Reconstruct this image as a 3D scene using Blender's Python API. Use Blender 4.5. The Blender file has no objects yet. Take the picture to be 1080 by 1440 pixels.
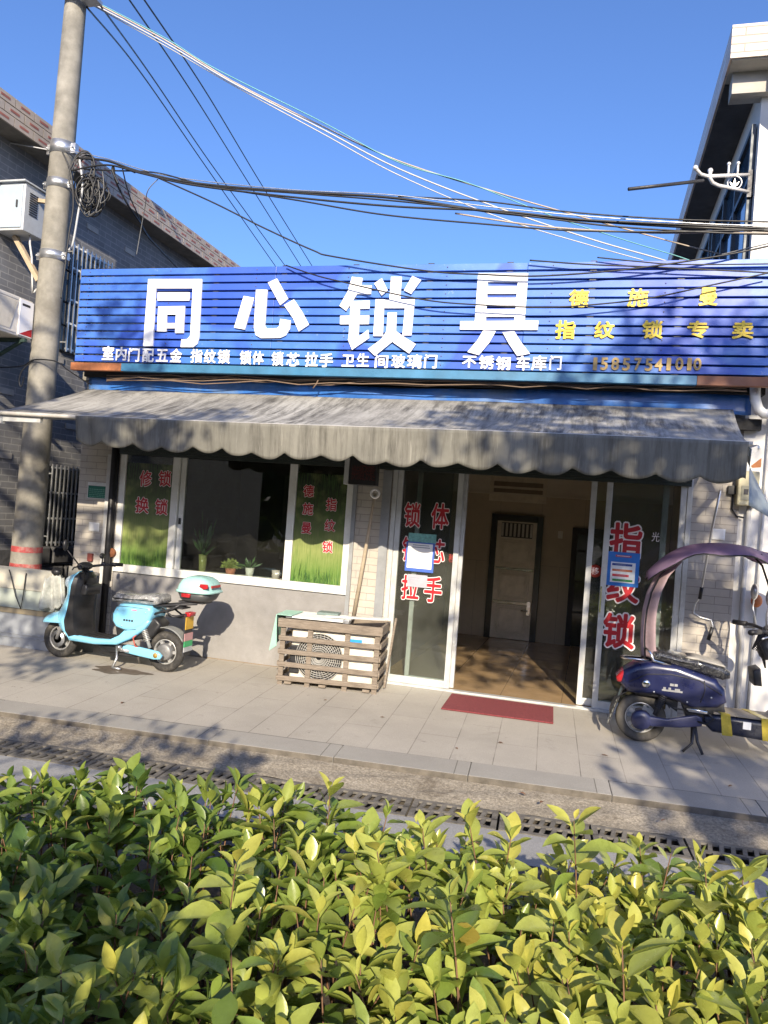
import bpy, math, random
from mathutils import Vector, Matrix
R = math.radians
scene = bpy.context.scene
random.seed(7)

# ------------------------------------------------------------------ camera
CAM = Vector((1.979, -7.761, 1.74))
RIGHT = Vector((0.9622, 0.2620, 0.0731)).normalized()
FWD = Vector((-0.2631, 0.9648, 0.0030))
FWD = (FWD - RIGHT * FWD.dot(RIGHT)).normalized()
UP = RIGHT.cross(FWD)
FPX = 1080.0
cd = bpy.data.cameras.new('camera'); cam = bpy.data.objects.new('camera', cd)
scene.collection.objects.link(cam); scene.camera = cam
cd.sensor_fit = 'VERTICAL'; cd.sensor_height = 36.0; cd.lens = FPX / 1440 * 36
cd.clip_start = 0.05; cd.clip_end = 2000
m = Matrix.Identity(4)
for i in range(3):
    m[i][0] = RIGHT[i]; m[i][1] = UP[i]; m[i][2] = -FWD[i]; m[i][3] = CAM[i]
cam.matrix_world = m
# ------------------------------------------------------------------ light
SUN_TO = Vector((0.26, -1.0, 0.51)).normalized()
EL = math.asin(SUN_TO.z); AZ = math.atan2(SUN_TO.x, SUN_TO.y)
w = bpy.data.worlds.new('World'); scene.world = w; w.use_nodes = True
nt = w.node_tree; nt.nodes.clear()
sky = nt.nodes.new('ShaderNodeTexSky'); sky.sky_type = 'NISHITA'; sky.sun_disc = False
sky.sun_elevation = EL; sky.sun_rotation = AZ; sky.altitude = 200
sky.air_density = 1.0; sky.dust_density = 2.0; sky.ozone_density = 9.0
bg = nt.nodes.new('ShaderNodeBackground'); bg.inputs[1].default_value = 0.145
ow = nt.nodes.new('ShaderNodeOutputWorld')
tint = nt.nodes.new('ShaderNodeMix'); tint.data_type = 'RGBA'; tint.blend_type = 'MULTIPLY'; tint.inputs[0].default_value = 1.0; tint.inputs[7].default_value = (1.07, .95, .97, 1)
nt.links.new(sky.outputs[0], tint.inputs[6]); nt.links.new(tint.outputs[2], bg.inputs[0]); nt.links.new(bg.outputs[0], ow.inputs[0])
sl = bpy.data.lights.new('sun', 'SUN'); sl.energy = 4.5; sl.angle = R(0.5); sl.color = (1.0, 0.87, 0.67)
so = bpy.data.objects.new('sun', sl); scene.collection.objects.link(so)
so.rotation_euler = (-SUN_TO).to_track_quat('-Z', 'Y').to_euler(); so.location = SUN_TO * 40
scene.view_settings.view_transform = 'Standard'; scene.view_settings.look = 'None'
scene.view_settings.exposure = 0.85; scene.view_settings.gamma = 1.0
scene.render.engine = 'CYCLES'
scene.cycles.max_bounces = 8; scene.cycles.transparent_max_bounces = 16

# ------------------------------------------------------------------ surveying helpers
def ray(px, py): return FWD * FPX + RIGHT * (px - 540) - UP * (py - 720)
def P(px, py, Y=0.0):
    r = ray(px, py); return CAM + r * ((Y - CAM.y) / r.y)
def PZ(px, py, Z=0.0):
    r = ray(px, py); return CAM + r * ((Z - CAM.z) / r.z)
def PX(px, py, X):
    r = ray(px, py); return CAM + r * ((X - CAM.x) / r.x)

# ------------------------------------------------------------------ materials
MATS = {}
class NT:
    def __init__(s, name):
        s.m = bpy.data.materials.new(name); s.m.use_nodes = True
        s.t = s.m.node_tree; s.b = s.t.nodes['Principled BSDF']; s.o = s.t.nodes['Material Output']
    def n(s, t, **k):
        x = s.t.nodes.new('ShaderNode' + t)
        for a, v in k.items(): setattr(x, a, v)
        return x
    def l(s, a, b): s.t.links.new(a, b)
    def coord(s, kind='Object'): return s.n('TexCoord').outputs[kind]
    def noise(s, scale, detail=6, rough=.6, vec=None, dist=0):
        x = s.n('TexNoise'); x.inputs['Scale'].default_value = scale; x.inputs['Detail'].default_value = detail
        x.inputs['Roughness'].default_value = rough; x.inputs['Distortion'].default_value = dist
        s.l(vec if vec is not None else s.pos(), x.inputs['Vector']); return x.outputs['Fac']
    def pos(s): 
        if not hasattr(s, '_p'): s._p = s.n('NewGeometry').outputs['Position']
        return s._p
    def ramp(s, fac, stops):
        x = s.n('ValToRGB'); e = x.color_ramp.elements
        while len(e) < len(stops): e.new(.5)
        for q, (p, c) in zip(e, stops):
            q.position = p; q.color = (*c, 1) if len(c) == 3 else c
        s.l(fac, x.inputs[0]); return x.outputs[0]
    def mix(s, f, a, b, mode='MIX'):
        x = s.n('Mix', data_type='RGBA', blend_type=mode)
        for v, sock in ((f, x.inputs[0]), (a, x.inputs[6]), (b, x.inputs[7])):
            if hasattr(v, 'links'): s.l(v, sock)
            else: sock.default_value = v if not isinstance(v, tuple) else (*v, 1)[:4]
        return x.outputs[2]
    def math(s, op, a, b=0.0):
        x = s.n('Math', operation=op)
        for v, sock in ((a, x.inputs[0]), (b, x.inputs[1])):
            if hasattr(v, 'links'): s.l(v, sock)
            else: sock.default_value = v
        return x.outputs[0]
    def mapv(s, vec, scale=(1,1,1), rot=(0,0,0), loc=(0,0,0)):
        x = s.n('Mapping'); x.inputs['Scale'].default_value = scale; x.inputs['Rotation'].default_value = rot
        x.inputs['Location'].default_value = loc; s.l(vec, x.inputs['Vector']); return x.outputs[0]
    def bump(s, h, strength=.3, dist=.01):
        x = s.n('Bump'); x.inputs['Strength'].default_value = strength; x.inputs['Distance'].default_value = dist
        s.l(h, x.inputs['Height']); s.l(x.outputs[0], s.b.inputs['Normal']); return x
    def axes(s, a, b):
        sp = s.n('SeparateXYZ'); s.l(s.pos(), sp.inputs[0]); c = s.n('CombineXYZ')
        s.l(sp.outputs['XYZ'.index(a)], c.inputs[0]); s.l(sp.outputs['XYZ'.index(b)], c.inputs[1]); return c.outputs[0]
    def set(s, **k):
        for a, v in k.items():
            i = s.b.inputs[a.replace('_', ' ')]
            if hasattr(v, 'links'): s.l(v, i)
            else: i.default_value = (*v, 1) if isinstance(v, tuple) and len(v) == 3 else v
def M(name, col, rough=.55, metal=0.0, var=.18, scale=6, bump=.0, bscale=60, dirt=None, coat=0, spec=.5):
    """paint, metal, plastic, render: base colour with large and small mottling, optional dirt and bump"""
    if name in MATS: return MATS[name]
    t = NT(name)
    n1 = t.noise(scale, 8, .65, t.coord())
    lo = tuple(c * (1 - var) for c in col); hi = tuple(min(1, c * (1 + var)) for c in col)
    c = t.ramp(n1, [(.3, lo), (.7, hi)])
    if dirt:
        n2 = t.noise(scale * .45, 10, .7, t.coord()); c = t.mix(t.ramp(n2, [(.5, (0, 0, 0)), (.68, (.8, .8, .8))]), c, dirt)
    rr = t.ramp(t.noise(scale * 2.3, 5, .6, t.coord()), [(.3, (rough * .8,) * 3), (.7, (min(1, rough * 1.2),) * 3)])
    t.set(Base_Color=c, Roughness=rr, Metallic=metal, Coat_Weight=coat, Specular_IOR_Level=spec)
    if bump: t.bump(t.noise(bscale, 6, .6, t.coord()), bump, .008)
    MATS[name] = t.m; return t.m
def brick(name, ax, bw, bh, mort, c1, c2, cm, rough=.8, bump=.5, offset=.5, dirt=None, msmooth=.1, var=.25, rot=0):
    t = NT(name); v = t.mapv(t.axes(*ax), rot=(0, 0, rot)); b = t.n('TexBrick'); b.offset = offset
    for k, q in (('Scale', 1), ('Mortar Size', mort), ('Mortar Smooth', msmooth), ('Brick Width', bw), ('Row Height', bh), ('Bias', 0)): b.inputs[k].default_value = q
    b.inputs['Color1'].default_value = (*c1, 1); b.inputs['Color2'].default_value = (*c2, 1); b.inputs['Mortar'].default_value = (*cm, 1)
    t.l(v, b.inputs['Vector'])
    c = t.mix(var, b.outputs['Color'], t.ramp(t.noise(5, 8, .7), [(.3, tuple(x * .5 for x in c1)), (.7, tuple(min(1, x * 1.5) for x in c2))]))
    if dirt: c = t.mix(t.ramp(t.noise(1.6, 9, .7), [(.48, (0, 0, 0)), (.7, (.75, .75, .75))]), c, dirt)
    t.set(Base_Color=c, Roughness=rough)
    h = t.math('ADD', t.math('MULTIPLY', b.outputs['Fac'], -1.0), t.math('MULTIPLY', t.noise(45, 6, .7), .6))
    t.bump(h, bump, .006); MATS[name] = t.m; return t.m

m_conc = M('pole_concrete', (.235, .222, .19), .88, 0, .34, 5, .35, 90, (.15, .138, .115))
m_steel = M('galvanised_steel', (.55, .56, .57), .38, .85, .2, 9)
m_alu = M('aluminium_frame', (.60, .61, .60), .42, .35, .12, 7, dirt=(.42, .41, .38))
m_upvc = M('white_window_frame', (.70, .70, .67), .45, 0, .08, 5, dirt=(.48, .46, .42))
m_black = M('black_plastic', (.018, .018, .02), .45, 0, .3, 12)
m_rubber = M('tyre_rubber', (.035, .033, .031), .85, 0, .35, 20, .3, 140, (.11, .1, .085))
m_dark = M('dark_metal', (.045, .045, .05), .5, .4, .3, 12)
m_chrome = M('polished_steel', (.75, .75, .74), .16, 1.0, .06, 10)
m_render = M('grey_render', (.255, .247, .243), .9, 0, .2, 2.6, .35, 90, (.20, .19, .185))
m_white = M('white_wall_paint', (.74, .73, .70), .85, 0, .06, 1.5, .12, 70, (.58, .56, .52))
m_paper = M('white_paper', (.82, .82, .8), .7, 0, .04, 6)
m_letter = M('white_acrylic', (.86, .85, .85), .35, 0, .03, 3, coat=.2)
m_yellow = M('yellow_acrylic', (.80, .56, .02), .4, 0, .12, 6)
m_gold = M('faded_gold_acrylic', (.34, .23, .08), .4, .25, .25, 9)
m_red = M('red_vinyl', (.42, .012, .02), .4, 0, .15, 10)
m_vwhite = M('white_vinyl', (.80, .74, .72), .4, 0, .05, 10)
m_rust = M('rust_brown', (.30, .11, .045), .85, 0, .45, 9, .2, 70, (.17, .07, .03))
m_brown = M('brown_primer', (.26, .115, .065), .7, 0, .2, 5)
m_cable = M('black_cable', (.016, .016, .017), .5, 0, .2, 6)
m_cablew = M('white_cable', (.48, .48, .48), .5, 0, .12, 6)
m_cableg = M('teal_cable', (.12, .35, .36), .5, 0, .12, 6)
m_bluepl = M('blue_poster_print', (.02, .16, .55), .4, 0, .12, 5)
m_wood = NT('weathered_wood')
_v = m_wood.mapv(m_wood.coord(), (3, 40, 40))
m_wood.set(Base_Color=m_wood.ramp(m_wood.noise(1.6, 8, .7, _v), [(.25, (.10, .078, .06)), (.55, (.225, .185, .145)), (.8, (.33, .285, .235))]), Roughness=.85)
m_wood.bump(m_wood.noise(3, 6, .6, _v), .35, .004); m_wood = m_wood.m

def glass_mat(name, tint, refl=.06, rough=.0):
    t = NT(name); t.t.nodes.remove(t.b)
    tr = t.n('BsdfTransparent'); tr.inputs[0].default_value = (*tint, 1)
    gl = t.n('BsdfGlossy'); gl.inputs['Roughness'].default_value = rough; gl.inputs['Color'].default_value = (1, 1, 1, 1)
    fr = t.n('Fresnel'); fr.inputs['IOR'].default_value = 1.45
    mx = t.n('MixShader'); t.l(fr.outputs[0], mx.inputs[0]); t.l(tr.outputs[0], mx.inputs[1]); t.l(gl.outputs[0], mx.inputs[2])
    # a film of street dust on the pane
    df = t.n('BsdfDiffuse'); df.inputs[0].default_value = (.42, .40, .36, 1)
    m2 = t.n('MixShader'); t.l(t.ramp(t.noise(2.5, 8, .7), [(.3, (refl * .25,) * 3), (.75, (refl,) * 3)]), m2.inputs[0])
    t.l(mx.outputs[0], m2.inputs[1]); t.l(df.outputs[0], m2.inputs[2]); t.l(m2.outputs[0], t.o.inputs[0])
    MATS[name] = t.m; return t.m
m_glass = glass_mat('clear_window_glass', (.80, .84, .82), .085)
m_glassw = glass_mat('window_glass', (.80, .84, .82), .02)

# ------------------------------------------------------------------ mesh builder
class MB:
    def __init__(s, tf=None): s.v = []; s.f = []; s.mi = []; s.sm = []; s.cur = 0; s.tf = tf; s.smooth = False; s.col = None
    def add(s, vs, fs):
        o = len(s.v)
        s.v += [Vector(s.tf(*v)) if s.tf else Vector(v) for v in vs]
        for f in fs: s.f.append([o + i for i in f]); s.mi.append(s.cur); s.sm.append(s.smooth)
        return s
    def mat(s, i): s.cur = i; return s
    def box(s, x0, x1, y0, y1, z0, z1):
        return s.add([(x0,y0,z0),(x1,y0,z0),(x1,y1,z0),(x0,y1,z0),(x0,y0,z1),(x1,y0,z1),(x1,y1,z1),(x0,y1,z1)],
            [(0,3,2,1),(4,5,6,7),(0,1,5,4),(1,2,6,5),(2,3,7,6),(3,0,4,7)])
    def prism(s, pts, ex):
        n = len(pts); ex = Vector(ex); a = [Vector(p) for p in pts]; b = [p + ex for p in a]
        return s.add(a + b, [tuple(range(n))[::-1], tuple(range(n, 2*n))] + [(i, (i+1) % n, n + (i+1) % n, n + i) for i in range(n)])
    def beam(s, p0, p1, wd, th, up=(0,0,1)):
        p0 = Vector(p0); p1 = Vector(p1); d = (p1 - p0).normalized(); up = Vector(up)
        a = d.cross(up); a = a.normalized() if a.length > 1e-4 else Vector((1,0,0)); b = a.cross(d).normalized()
        q = [a*wd/2 + b*th/2, -a*wd/2 + b*th/2, -a*wd/2 - b*th/2, a*wd/2 - b*th/2]
        return s.add([p0 + k for k in q] + [p1 + k for k in q], [(0,1,2,3),(7,6,5,4)] + [(i, 4+i, 4+(i+1)%4, (i+1)%4) for i in range(4)])
    def tube(s, path, r, seg=8, cap=True, closed=False):
        path = [Vector(p) for p in path]; n = len(path); rs = r if isinstance(r, (list, tuple)) else [r]*n
        vs = []; a = None; sm = s.smooth; s.smooth = True
        for i, p in enumerate(path):
            if closed: d = path[(i+1) % n] - path[i-1]
            else: d = path[min(i+1, n-1)] - path[max(i-1, 0)]
            d.normalize()
            if a is None: a = d.orthogonal().normalized()
            a = (a - d * a.dot(d))
            a = a.normalized() if a.length > 1e-6 else d.orthogonal().normalized()
            b = d.cross(a)
            vs += [p + (a*math.cos(t) + b*math.sin(t))*rs[i] for t in [2*math.pi*k/seg for k in range(seg)]]
        fs = []
        for i in range(n if closed else n-1):
            j = (i+1) % n
            fs += [(i*seg+k, i*seg+(k+1)%seg, j*seg+(k+1)%seg, j*seg+k) for k in range(seg)]
        if cap and not closed: fs += [tuple(range(seg))[::-1], tuple(range((n-1)*seg, n*seg))]
        s.add(vs, fs); s.smooth = sm; return s
    def cyl(s, p0, p1, r0, r1=None, seg=16): return s.tube([p0, p1], [r0, r0 if r1 is None else r1], seg)
    def torus(s, c, axis, R0, r, seg=28, sg=10, sx=1.0):
        c = Vector(c); ax = Vector(axis).normalized(); a = ax.orthogonal().normalized(); b = ax.cross(a); vs = []
        for i in range(seg):
            t = 2*math.pi*i/seg; d = a*math.cos(t) + b*math.sin(t)
            for k in range(sg):
                q = 2*math.pi*k/sg; vs.append(c + d*(R0 + r*math.cos(q)) + ax*(r*sx*math.sin(q)))
        sm = s.smooth; s.smooth = True
        s.add(vs, [(i*sg+k, ((i+1)%seg)*sg+k, ((i+1)%seg)*sg+(k+1)%sg, i*sg+(k+1)%sg) for i in range(seg) for k in range(sg)])
        s.smooth = sm; return s
    def lathe(s, c, axis, prof, seg=24):
        """prof: (distance along axis, radius)"""
        c = Vector(c); ax = Vector(axis).normalized(); a = ax.orthogonal().normalized(); b = ax.cross(a); vs = []; n = len(prof)
        for i in range(seg):
            t = 2*math.pi*i/seg; d = a*math.cos(t) + b*math.sin(t)
            vs += [c + ax*h + d*r for h, r in prof]
        sm = s.smooth; s.smooth = True
        s.add(vs, [(i*n+k, i*n+k+1, ((i+1)%seg)*n+k+1, ((i+1)%seg)*n+k) for i in range(seg) for k in range(n-1)]); s.smooth = sm; return s
    def grid(s, fn, nu, nv, thick=None):
        vs = [fn(i/nu, j/nv) for i in range(nu+1) for j in range(nv+1)]
        return s.add(vs, [(i*(nv+1)+j, (i+1)*(nv+1)+j, (i+1)*(nv+1)+j+1, i*(nv+1)+j+1) for i in range(nu) for j in range(nv)])
    def ball(s, c, rx, ry, rz, seg=16, rings=10, fn=None):
        vs = []; 
        for i in range(rings+1):
            p = math.pi*i/rings
            for k in range(seg):
                t = 2*math.pi*k/seg; d = Vector((math.sin(p)*math.cos(t), math.sin(p)*math.sin(t), math.cos(p)))
                q = fn(d) if fn else 1
                vs.append((c[0]+d.x*rx*q, c[1]+d.y*ry*q, c[2]+d.z*rz*q))
        sm = s.smooth; s.smooth = True
        s.add(vs, [(i*seg+k, (i+1)*seg+k, (i+1)*seg+(k+1)%seg, i*seg+(k+1)%seg) for i in range(rings) for k in range(seg)]); s.smooth = sm; return s
    def pillow(s, prof, hw, rnd, steps=4, w0=0.0):
        """closed side outline prof [(u,z)] given a rounded thickness 2*hw about lateral w0"""
        n = len(prof); pts = [Vector(p) for p in prof]
        area = sum(pts[i].x*pts[(i+1)%n].y - pts[(i+1)%n].x*pts[i].y for i in range(n))
        sg = 1 if area > 0 else -1; nor = []
        for i in range(n):
            d = (pts[(i+1)%n] - pts[i-1]).normalized(); nor.append(Vector((-d.y, d.x))*sg)
        rings = []
        ts = [math.pi/2*k/steps for k in range(steps+1)]
        for side in (-1, 1):
            rr = [(side*(hw - rnd*(1-math.sin(math.pi/2 - t))), rnd*(1-math.cos(math.pi/2 - t))) for t in ts]   # edge cap -> side
            rings += rr if side == -1 else rr[::-1]
        vs = []
        for wv, ins in rings:
            vs += [(pts[i].x + nor[i].x*ins, w0 + wv, pts[i].y + nor[i].y*ins) for i in range(n)]
        nr = len(rings); sm = s.smooth; s.smooth = True
        fs = [(r*n+i, r*n+(i+1)%n, (r+1)*n+(i+1)%n, (r+1)*n+i) for r in range(nr-1) for i in range(n)]
        fs += [tuple(range(n))[::-1], tuple(range((nr-1)*n, nr*n))]
        s.add(vs, fs); s.smooth = sm; return s

ORG = {}
def link(o): scene.collection.objects.link(o); return o
def build(mb, name, mats, parent=None, bevel=0, sub=0, at=None, solid=0):
    if not isinstance(mats, (list, tuple)): mats = [mats]
    me = bpy.data.meshes.new(name)
    xs = [v.x for v in mb.v]; ys = [v.y for v in mb.v]; zs = [v.z for v in mb.v]
    o = Vector(((min(xs)+max(xs))/2, (min(ys)+max(ys))/2, min(zs))) if at is None else Vector(at)
    me.from_pydata([v - o for v in mb.v], [], mb.f)
    for mm in mats: me.materials.append(mm)
    me.polygons.foreach_set('material_index', mb.mi); me.polygons.foreach_set('use_smooth', mb.sm)
    me.update()
    ob = link(bpy.data.objects.new(name, me)); ORG[ob] = o
    if parent: ob.parent = parent; ob.location = o - ORG[parent]
    else: ob.location = o
    if solid: md = ob.modifiers.new('solid', 'SOLIDIFY'); md.thickness = solid; md.offset = 0
    if bevel:
        md = ob.modifiers.new('bevel', 'BEVEL'); md.width = bevel; md.segments = 2; md.limit_method = 'ANGLE'; md.angle_limit = R(40)
    if sub: md = ob.modifiers.new('sub', 'SUBSURF'); md.levels = sub; md.render_levels = sub
    return ob
def thing(name, label, cat, loc=(0,0,0), group=None):
    o = link(bpy.data.objects.new(name, None)); o.empty_display_size = .1; o.location = loc; ORG[o] = Vector(loc)
    return tag(o, label, cat, group)
def tag(o, label, cat, group=None):
    o['label'] = label; o['category'] = cat
    if group: o['group'] = group
    return o
def struct(o, kind='structure'): o['kind'] = kind; return o
def dup(o, parent=None, off=None):
    c = o.copy(); link(c); ORG[c] = ORG[o].copy()
    if parent: c.parent = parent
    if off: c.location = o.location + Vector(off); ORG[c] += Vector(off)
    for ch in list(o.children): dup(ch, c)
    return c

# ------------------------------------------------------------------ lettering
_TX = {}
def glyph(ch, offset):
    k = (ch, offset)
    if k not in _TX:
        cu = bpy.data.curves.new('lettering', 'FONT'); cu.body = ch; cu.size = 1; cu.offset = offset; cu.resolution_u = 4
        ob = link(bpy.data.objects.new('lettering', cu)); bpy.context.view_layer.update()
        me = bpy.data.meshes.new_from_object(ob.evaluated_get(bpy.context.evaluated_depsgraph_get()))
        vs = [v.co.copy() for v in me.vertices]; fs = [tuple(p.vertices) for p in me.polygons]
        bpy.data.objects.remove(ob); bpy.data.curves.remove(cu); bpy.data.meshes.remove(me)
        _TX[k] = (vs, fs)
    return _TX[k]
def put_char(mb, ch, c, wd, ht, depth, bold=.02, lean=0.0):
    """stand a character upright on a wall that faces -Y, centred on c, wd x ht metres, depth thick.
    weight is built up from copies of the thin face shifted by bold (in ems), each a hair deeper than the last"""
    vs, fs = glyph(ch, 0.0)
    if not vs: return
    x0 = min(v.x for v in vs) - bold; x1 = max(v.x for v in vs) + bold; y0 = min(v.y for v in vs) - bold; y1 = max(v.y for v in vs) + bold
    sx = wd/(x1-x0); sy = ht/(y1-y0); cx = (x0+x1)/2; cy = (y0+y1)/2
    ed = {}
    for f in fs:
        for i in range(len(f)): ed[(f[i], f[(i+1) % len(f)])] = 1
    side = [(p, q) for (p, q) in ed if (q, p) not in ed]; n = len(vs)
    k_ = 1 if bold < .004 else (8 if bold < .05 else 12)
    for k in range(k_):
        a_ = 2*math.pi*(k+.5)/k_; ox, oy = (bold*math.cos(a_), bold*math.sin(a_)) if k_ > 1 else (0, 0)
        dy = .00005*k
        a = [Vector((c.x + (v.x+ox-cx)*sx + lean*(v.y-cy)*sy, c.y - dy, c.z + (v.y+oy-cy)*sy)) for v in vs]
        b = [p + Vector((0, -depth, 0)) for p in a]
        mb.add(b + a, [f for f in fs] + [tuple(n+i for i in f[::-1]) for f in fs] + [(q, p, n+p, n+q) for (p, q) in side])

# ================================================================== SETTING
SL = 0.022                                   # the pavement falls gently towards the road
def pave_z(y): return SL * min(0, y)
def PG(px, py):                              # point on the pavement
    r = ray(px, py); t = (SL*CAM.y - CAM.z) / (r.z - SL*r.y); return CAM + r*t
k0, k1 = PG(0, 1001), PG(1080, 1149)
kd = (k1 - k0); kd.z = 0; kd.normalize(); kn = Vector((kd.y, -kd.x, 0))     # kn points to the road
KA = k0 + kd * -9; KB = k1 + kd * 9
def kl(s, off, z):                            # point a distance s along the kerb, off towards the road
    p = Vector((k0.x, k0.y, 0)) + kd*s + kn*off; return Vector((p.x, p.y, z))

t = NT('paving_slabs')
v = t.mapv(t.axes('Y', 'X'), rot=(0, 0, R(3.2)))
b = t.n('TexBrick'); b.offset = .37; b.offset_frequency = 2
for k, q in (('Scale', 1), ('Mortar Size', .004), ('Mortar Smooth', .3), ('Brick Width', 1.15), ('Row Height', .318), ('Bias', 0)): b.inputs[k].default_value = q
b.inputs['Color1'].default_value = (.40, .375, .33, 1); b.inputs['Color2'].default_value = (.445, .415, .365, 1); b.inputs['Mortar'].default_value = (.13, .115, .10, 1)
t.l(v, b.inputs['Vector'])
c = t.mix(t.ramp(t.noise(2.2, 6, .6), [(.35, (.1,)*3), (.6, (.75,)*3)]), b.outputs['Color'], (.42, .39, .345))
c = t.mix(.55, c, t.mix(1.0, c, t.ramp(t.noise(1.1, 9, .65), [(.28, (.66, .65, .63)), (.7, (1.2, 1.19, 1.16))]), 'MULTIPLY'))
c = t.mix(t.ramp(t.noise(170, 3, .6), [(.42, (.32,)*3), (.6, (0,)*3)]), c, (.20, .185, .165))
c = t.mix(t.ramp(t.noise(3.1, 9, .75, dist=.6), [(.60, (0,)*3), (.70, (.5,)*3)]), c, (.22, .20, .175))
c = t.mix(t.ramp(t.noise(13, 3, .5, t.mapv(t.pos(), loc=(3, 8, 0))), [(.72, (0,)*3), (.75, (.5,)*3)]), c, (.13, .12, .11))
t.set(Base_Color=c, Roughness=.8)
t.bump(t.math('ADD', t.math('MULTIPLY', b.outputs['Fac'], -.8), t.math('MULTIPLY', t.noise(120, 5, .6), .4)), .35, .005)
m_pave = t.m
t = NT('kerb_granite')
v = t.mapv(t.axes('X', 'Y'), rot=(0, 0, R(-4.2)))
b = t.n('TexBrick'); b.offset = .0
for k, q in (('Scale', 1), ('Mortar Size', .004), ('Mortar Smooth', .3), ('Brick Width', .98), ('Row Height', 5.), ('Bias', 0)): b.inputs[k].default_value = q
b.inputs['Color1'].default_value = (.33, .315, .285, 1); b.inputs['Color2'].default_value = (.37, .35, .315, 1); b.inputs['Mortar'].default_value = (.13, .12, .10, 1)
t.l(v, b.inputs['Vector'])
c = t.mix(.5, b.outputs['Color'], t.mix(1.0, b.outputs['Color'], t.ramp(t.noise(1.7, 9, .65), [(.28, (.66, .65, .63)), (.7, (1.15,)*3)]), 'MULTIPLY'))
c = t.mix(t.ramp(t.noise(190, 3, .6), [(.42, (.4,)*3), (.6, (0,)*3)]), c, (.2, .19, .17))
t.set(Base_Color=c, Roughness=.8); t.bump(t.noise(120, 5, .6), .3, .004); m_kerb = t.m
def ground_mat(name, lo, hi, sp, fine=90, bump=.6, stain=None):
    t = NT(name); c = t.ramp(t.noise(1.6, 9, .7), [(.3, lo), (.7, hi)])
    c = t.mix(t.ramp(t.noise(fine, 5, .75), [(.4, (.75,)*3), (.62, (0,)*3)]), c, sp)
    if stain: c = t.mix(t.ramp(t.noise(4.2, 8, .8, dist=.8), [(.53, (0,)*3), (.66, (.8,)*3)]), c, stain)
    t.set(Base_Color=c, Roughness=.92)
    t.bump(t.math('ADD', t.noise(fine*.6, 8, .75), t.math('MULTIPLY', t.noise(9, 6, .7), .8)), bump, .012); return t.m
m_strip = ground_mat('rough_mortar_bed', (.26, .225, .17), (.46, .41, .33), (.14, .12, .09), 55, 1.0, (.13, .105, .075))
m_gutter = ground_mat('smooth_gutter_concrete', (.27, .27, .27), (.36, .355, .35), (.2, .2, .2), 110, .3)
m_asph = ground_mat('asphalt', (.04, .04, .042), (.065, .064, .063), (.11, .11, .11), 160, .7)
m_soil = ground_mat('planting_soil', (.022, .019, .016), (.05, .042, .034), (.09, .075, .055), 60, 1.0)

mb = MB(); n = 60
KW = .30                                      # kerb stones
pa = [kl(-9, -KW, 0), kl(15, -KW, 0)]
for q in pa: q.z = pave_z(q.y)
mb.add([pa[0], pa[1], Vector((15, 6, 0)), Vector((15, 0, 0)), Vector((-12, 0, 0)), Vector((-12, 6, 0))], [])
mb = MB(); mb.add([pa[0], pa[1], Vector((pa[1].x, .0, 0)), Vector((pa[0].x, .0, 0))], [(0, 1, 2, 3)])
mb.add([Vector((pa[0].x, .0, 0)), Vector((pa[1].x, .0, 0)), Vector((pa[1].x, 14, 0)), Vector((pa[0].x, 14, 0))], [(0, 1, 2, 3)])
struct(build(mb, 'pavement', m_pave))
mb = MB()
KZ = pave_z(k0.y) - .035
for i in range(25):
    s0 = -9 + i*.98; s1 = s0 + .976; j = random.uniform(-.002, .002)
    q = [kl(s0, -KW+.004, 0), kl(s1, -KW+.004, 0), kl(s1, 0, 0), kl(s0, 0, 0)]
    for k in q: k.z = pave_z(k.y) + .003 + j
    mb.prism([q[3], q[2], q[1], q[0]], (0, 0, -.16)); mb.mi[-4] = 1
struct(build(mb, 'kerb', [m_kerb, M('grimy_shaded_kerb_face', (.12, .105, .085), .9, 0, .4, 9, .4, 60)], bevel=.006))  # front faces painted dark for grime and shade together
g0 = PZ(0, 1036, KZ - .045); g1 = PZ(0, 1062, KZ - .045)
GZ = KZ - .05; G0, G1 = .33, .66
for nm_, po in (('g', g0), ('h', g1)): pass
mb = MB()
def uneven(s, o): return .010*math.sin(s*7.3+o*9) + .008*math.sin(s*17.1+1.3+o*23) + .006*math.sin(s*31)
def fstrip(u, v_):
    s = -9 + 24.5*u; o = .0 + G0*v_; p = kl(s, o + (uneven(s, 0)*.6 if v_ == 1 else 0), 0); p.z = KZ - .0 - .05*v_ + uneven(s, v_)*.7*math.sin(math.pi*v_); return p
mb.smooth = True; mb.grid(fstrip, 500, 8); struct(build(mb, 'mortar_strip', m_strip))
mb = MB(); mb.add([kl(-9, G1, GZ+.002), kl(15.5, G1, GZ+.002), kl(15.5, G1+.42, GZ), kl(-9, G1+.42, GZ)], [(3, 2, 1, 0)])
mb.add([kl(-9, G1, GZ+.002), kl(15.5, G1, GZ+.002), kl(15.5, G1, GZ-.3), kl(-9, G1, GZ-.3)], [(0, 1, 2, 3)])
struct(build(mb, 'gutter_edge', m_gutter))
mb = MB(); mb.add([kl(-9, G0, GZ-.24), kl(15.5, G0, GZ-.24), kl(15.5, G1, GZ-.24), kl(-9, G1, GZ-.24)], [(3, 2, 1, 0)])
mb.add([kl(-9, G0-.0, GZ+.0), kl(15.5, G0-.0, GZ+.0), kl(15.5, G0, GZ-.3), kl(-9, G0, GZ-.3)], [(0, 1, 2, 3)])
struct(build(mb, 'drain_channel', m_soil))
mb = MB(); mb.add([kl(-9, G1+.42, GZ-.004), kl(15.5, G1+.42, GZ-.004), kl(15.5, 30, GZ-.004), kl(-9, 30, GZ-.004)], [(3, 2, 1, 0)])
struct(build(mb, 'road', m_asph))
mb = MB(); mb.add([(-400, -400, GZ-.3), (400, -400, GZ-.3), (400, 400, GZ-.3), (-400, 400, GZ-.3)], [(0, 1, 2, 3)])
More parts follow.
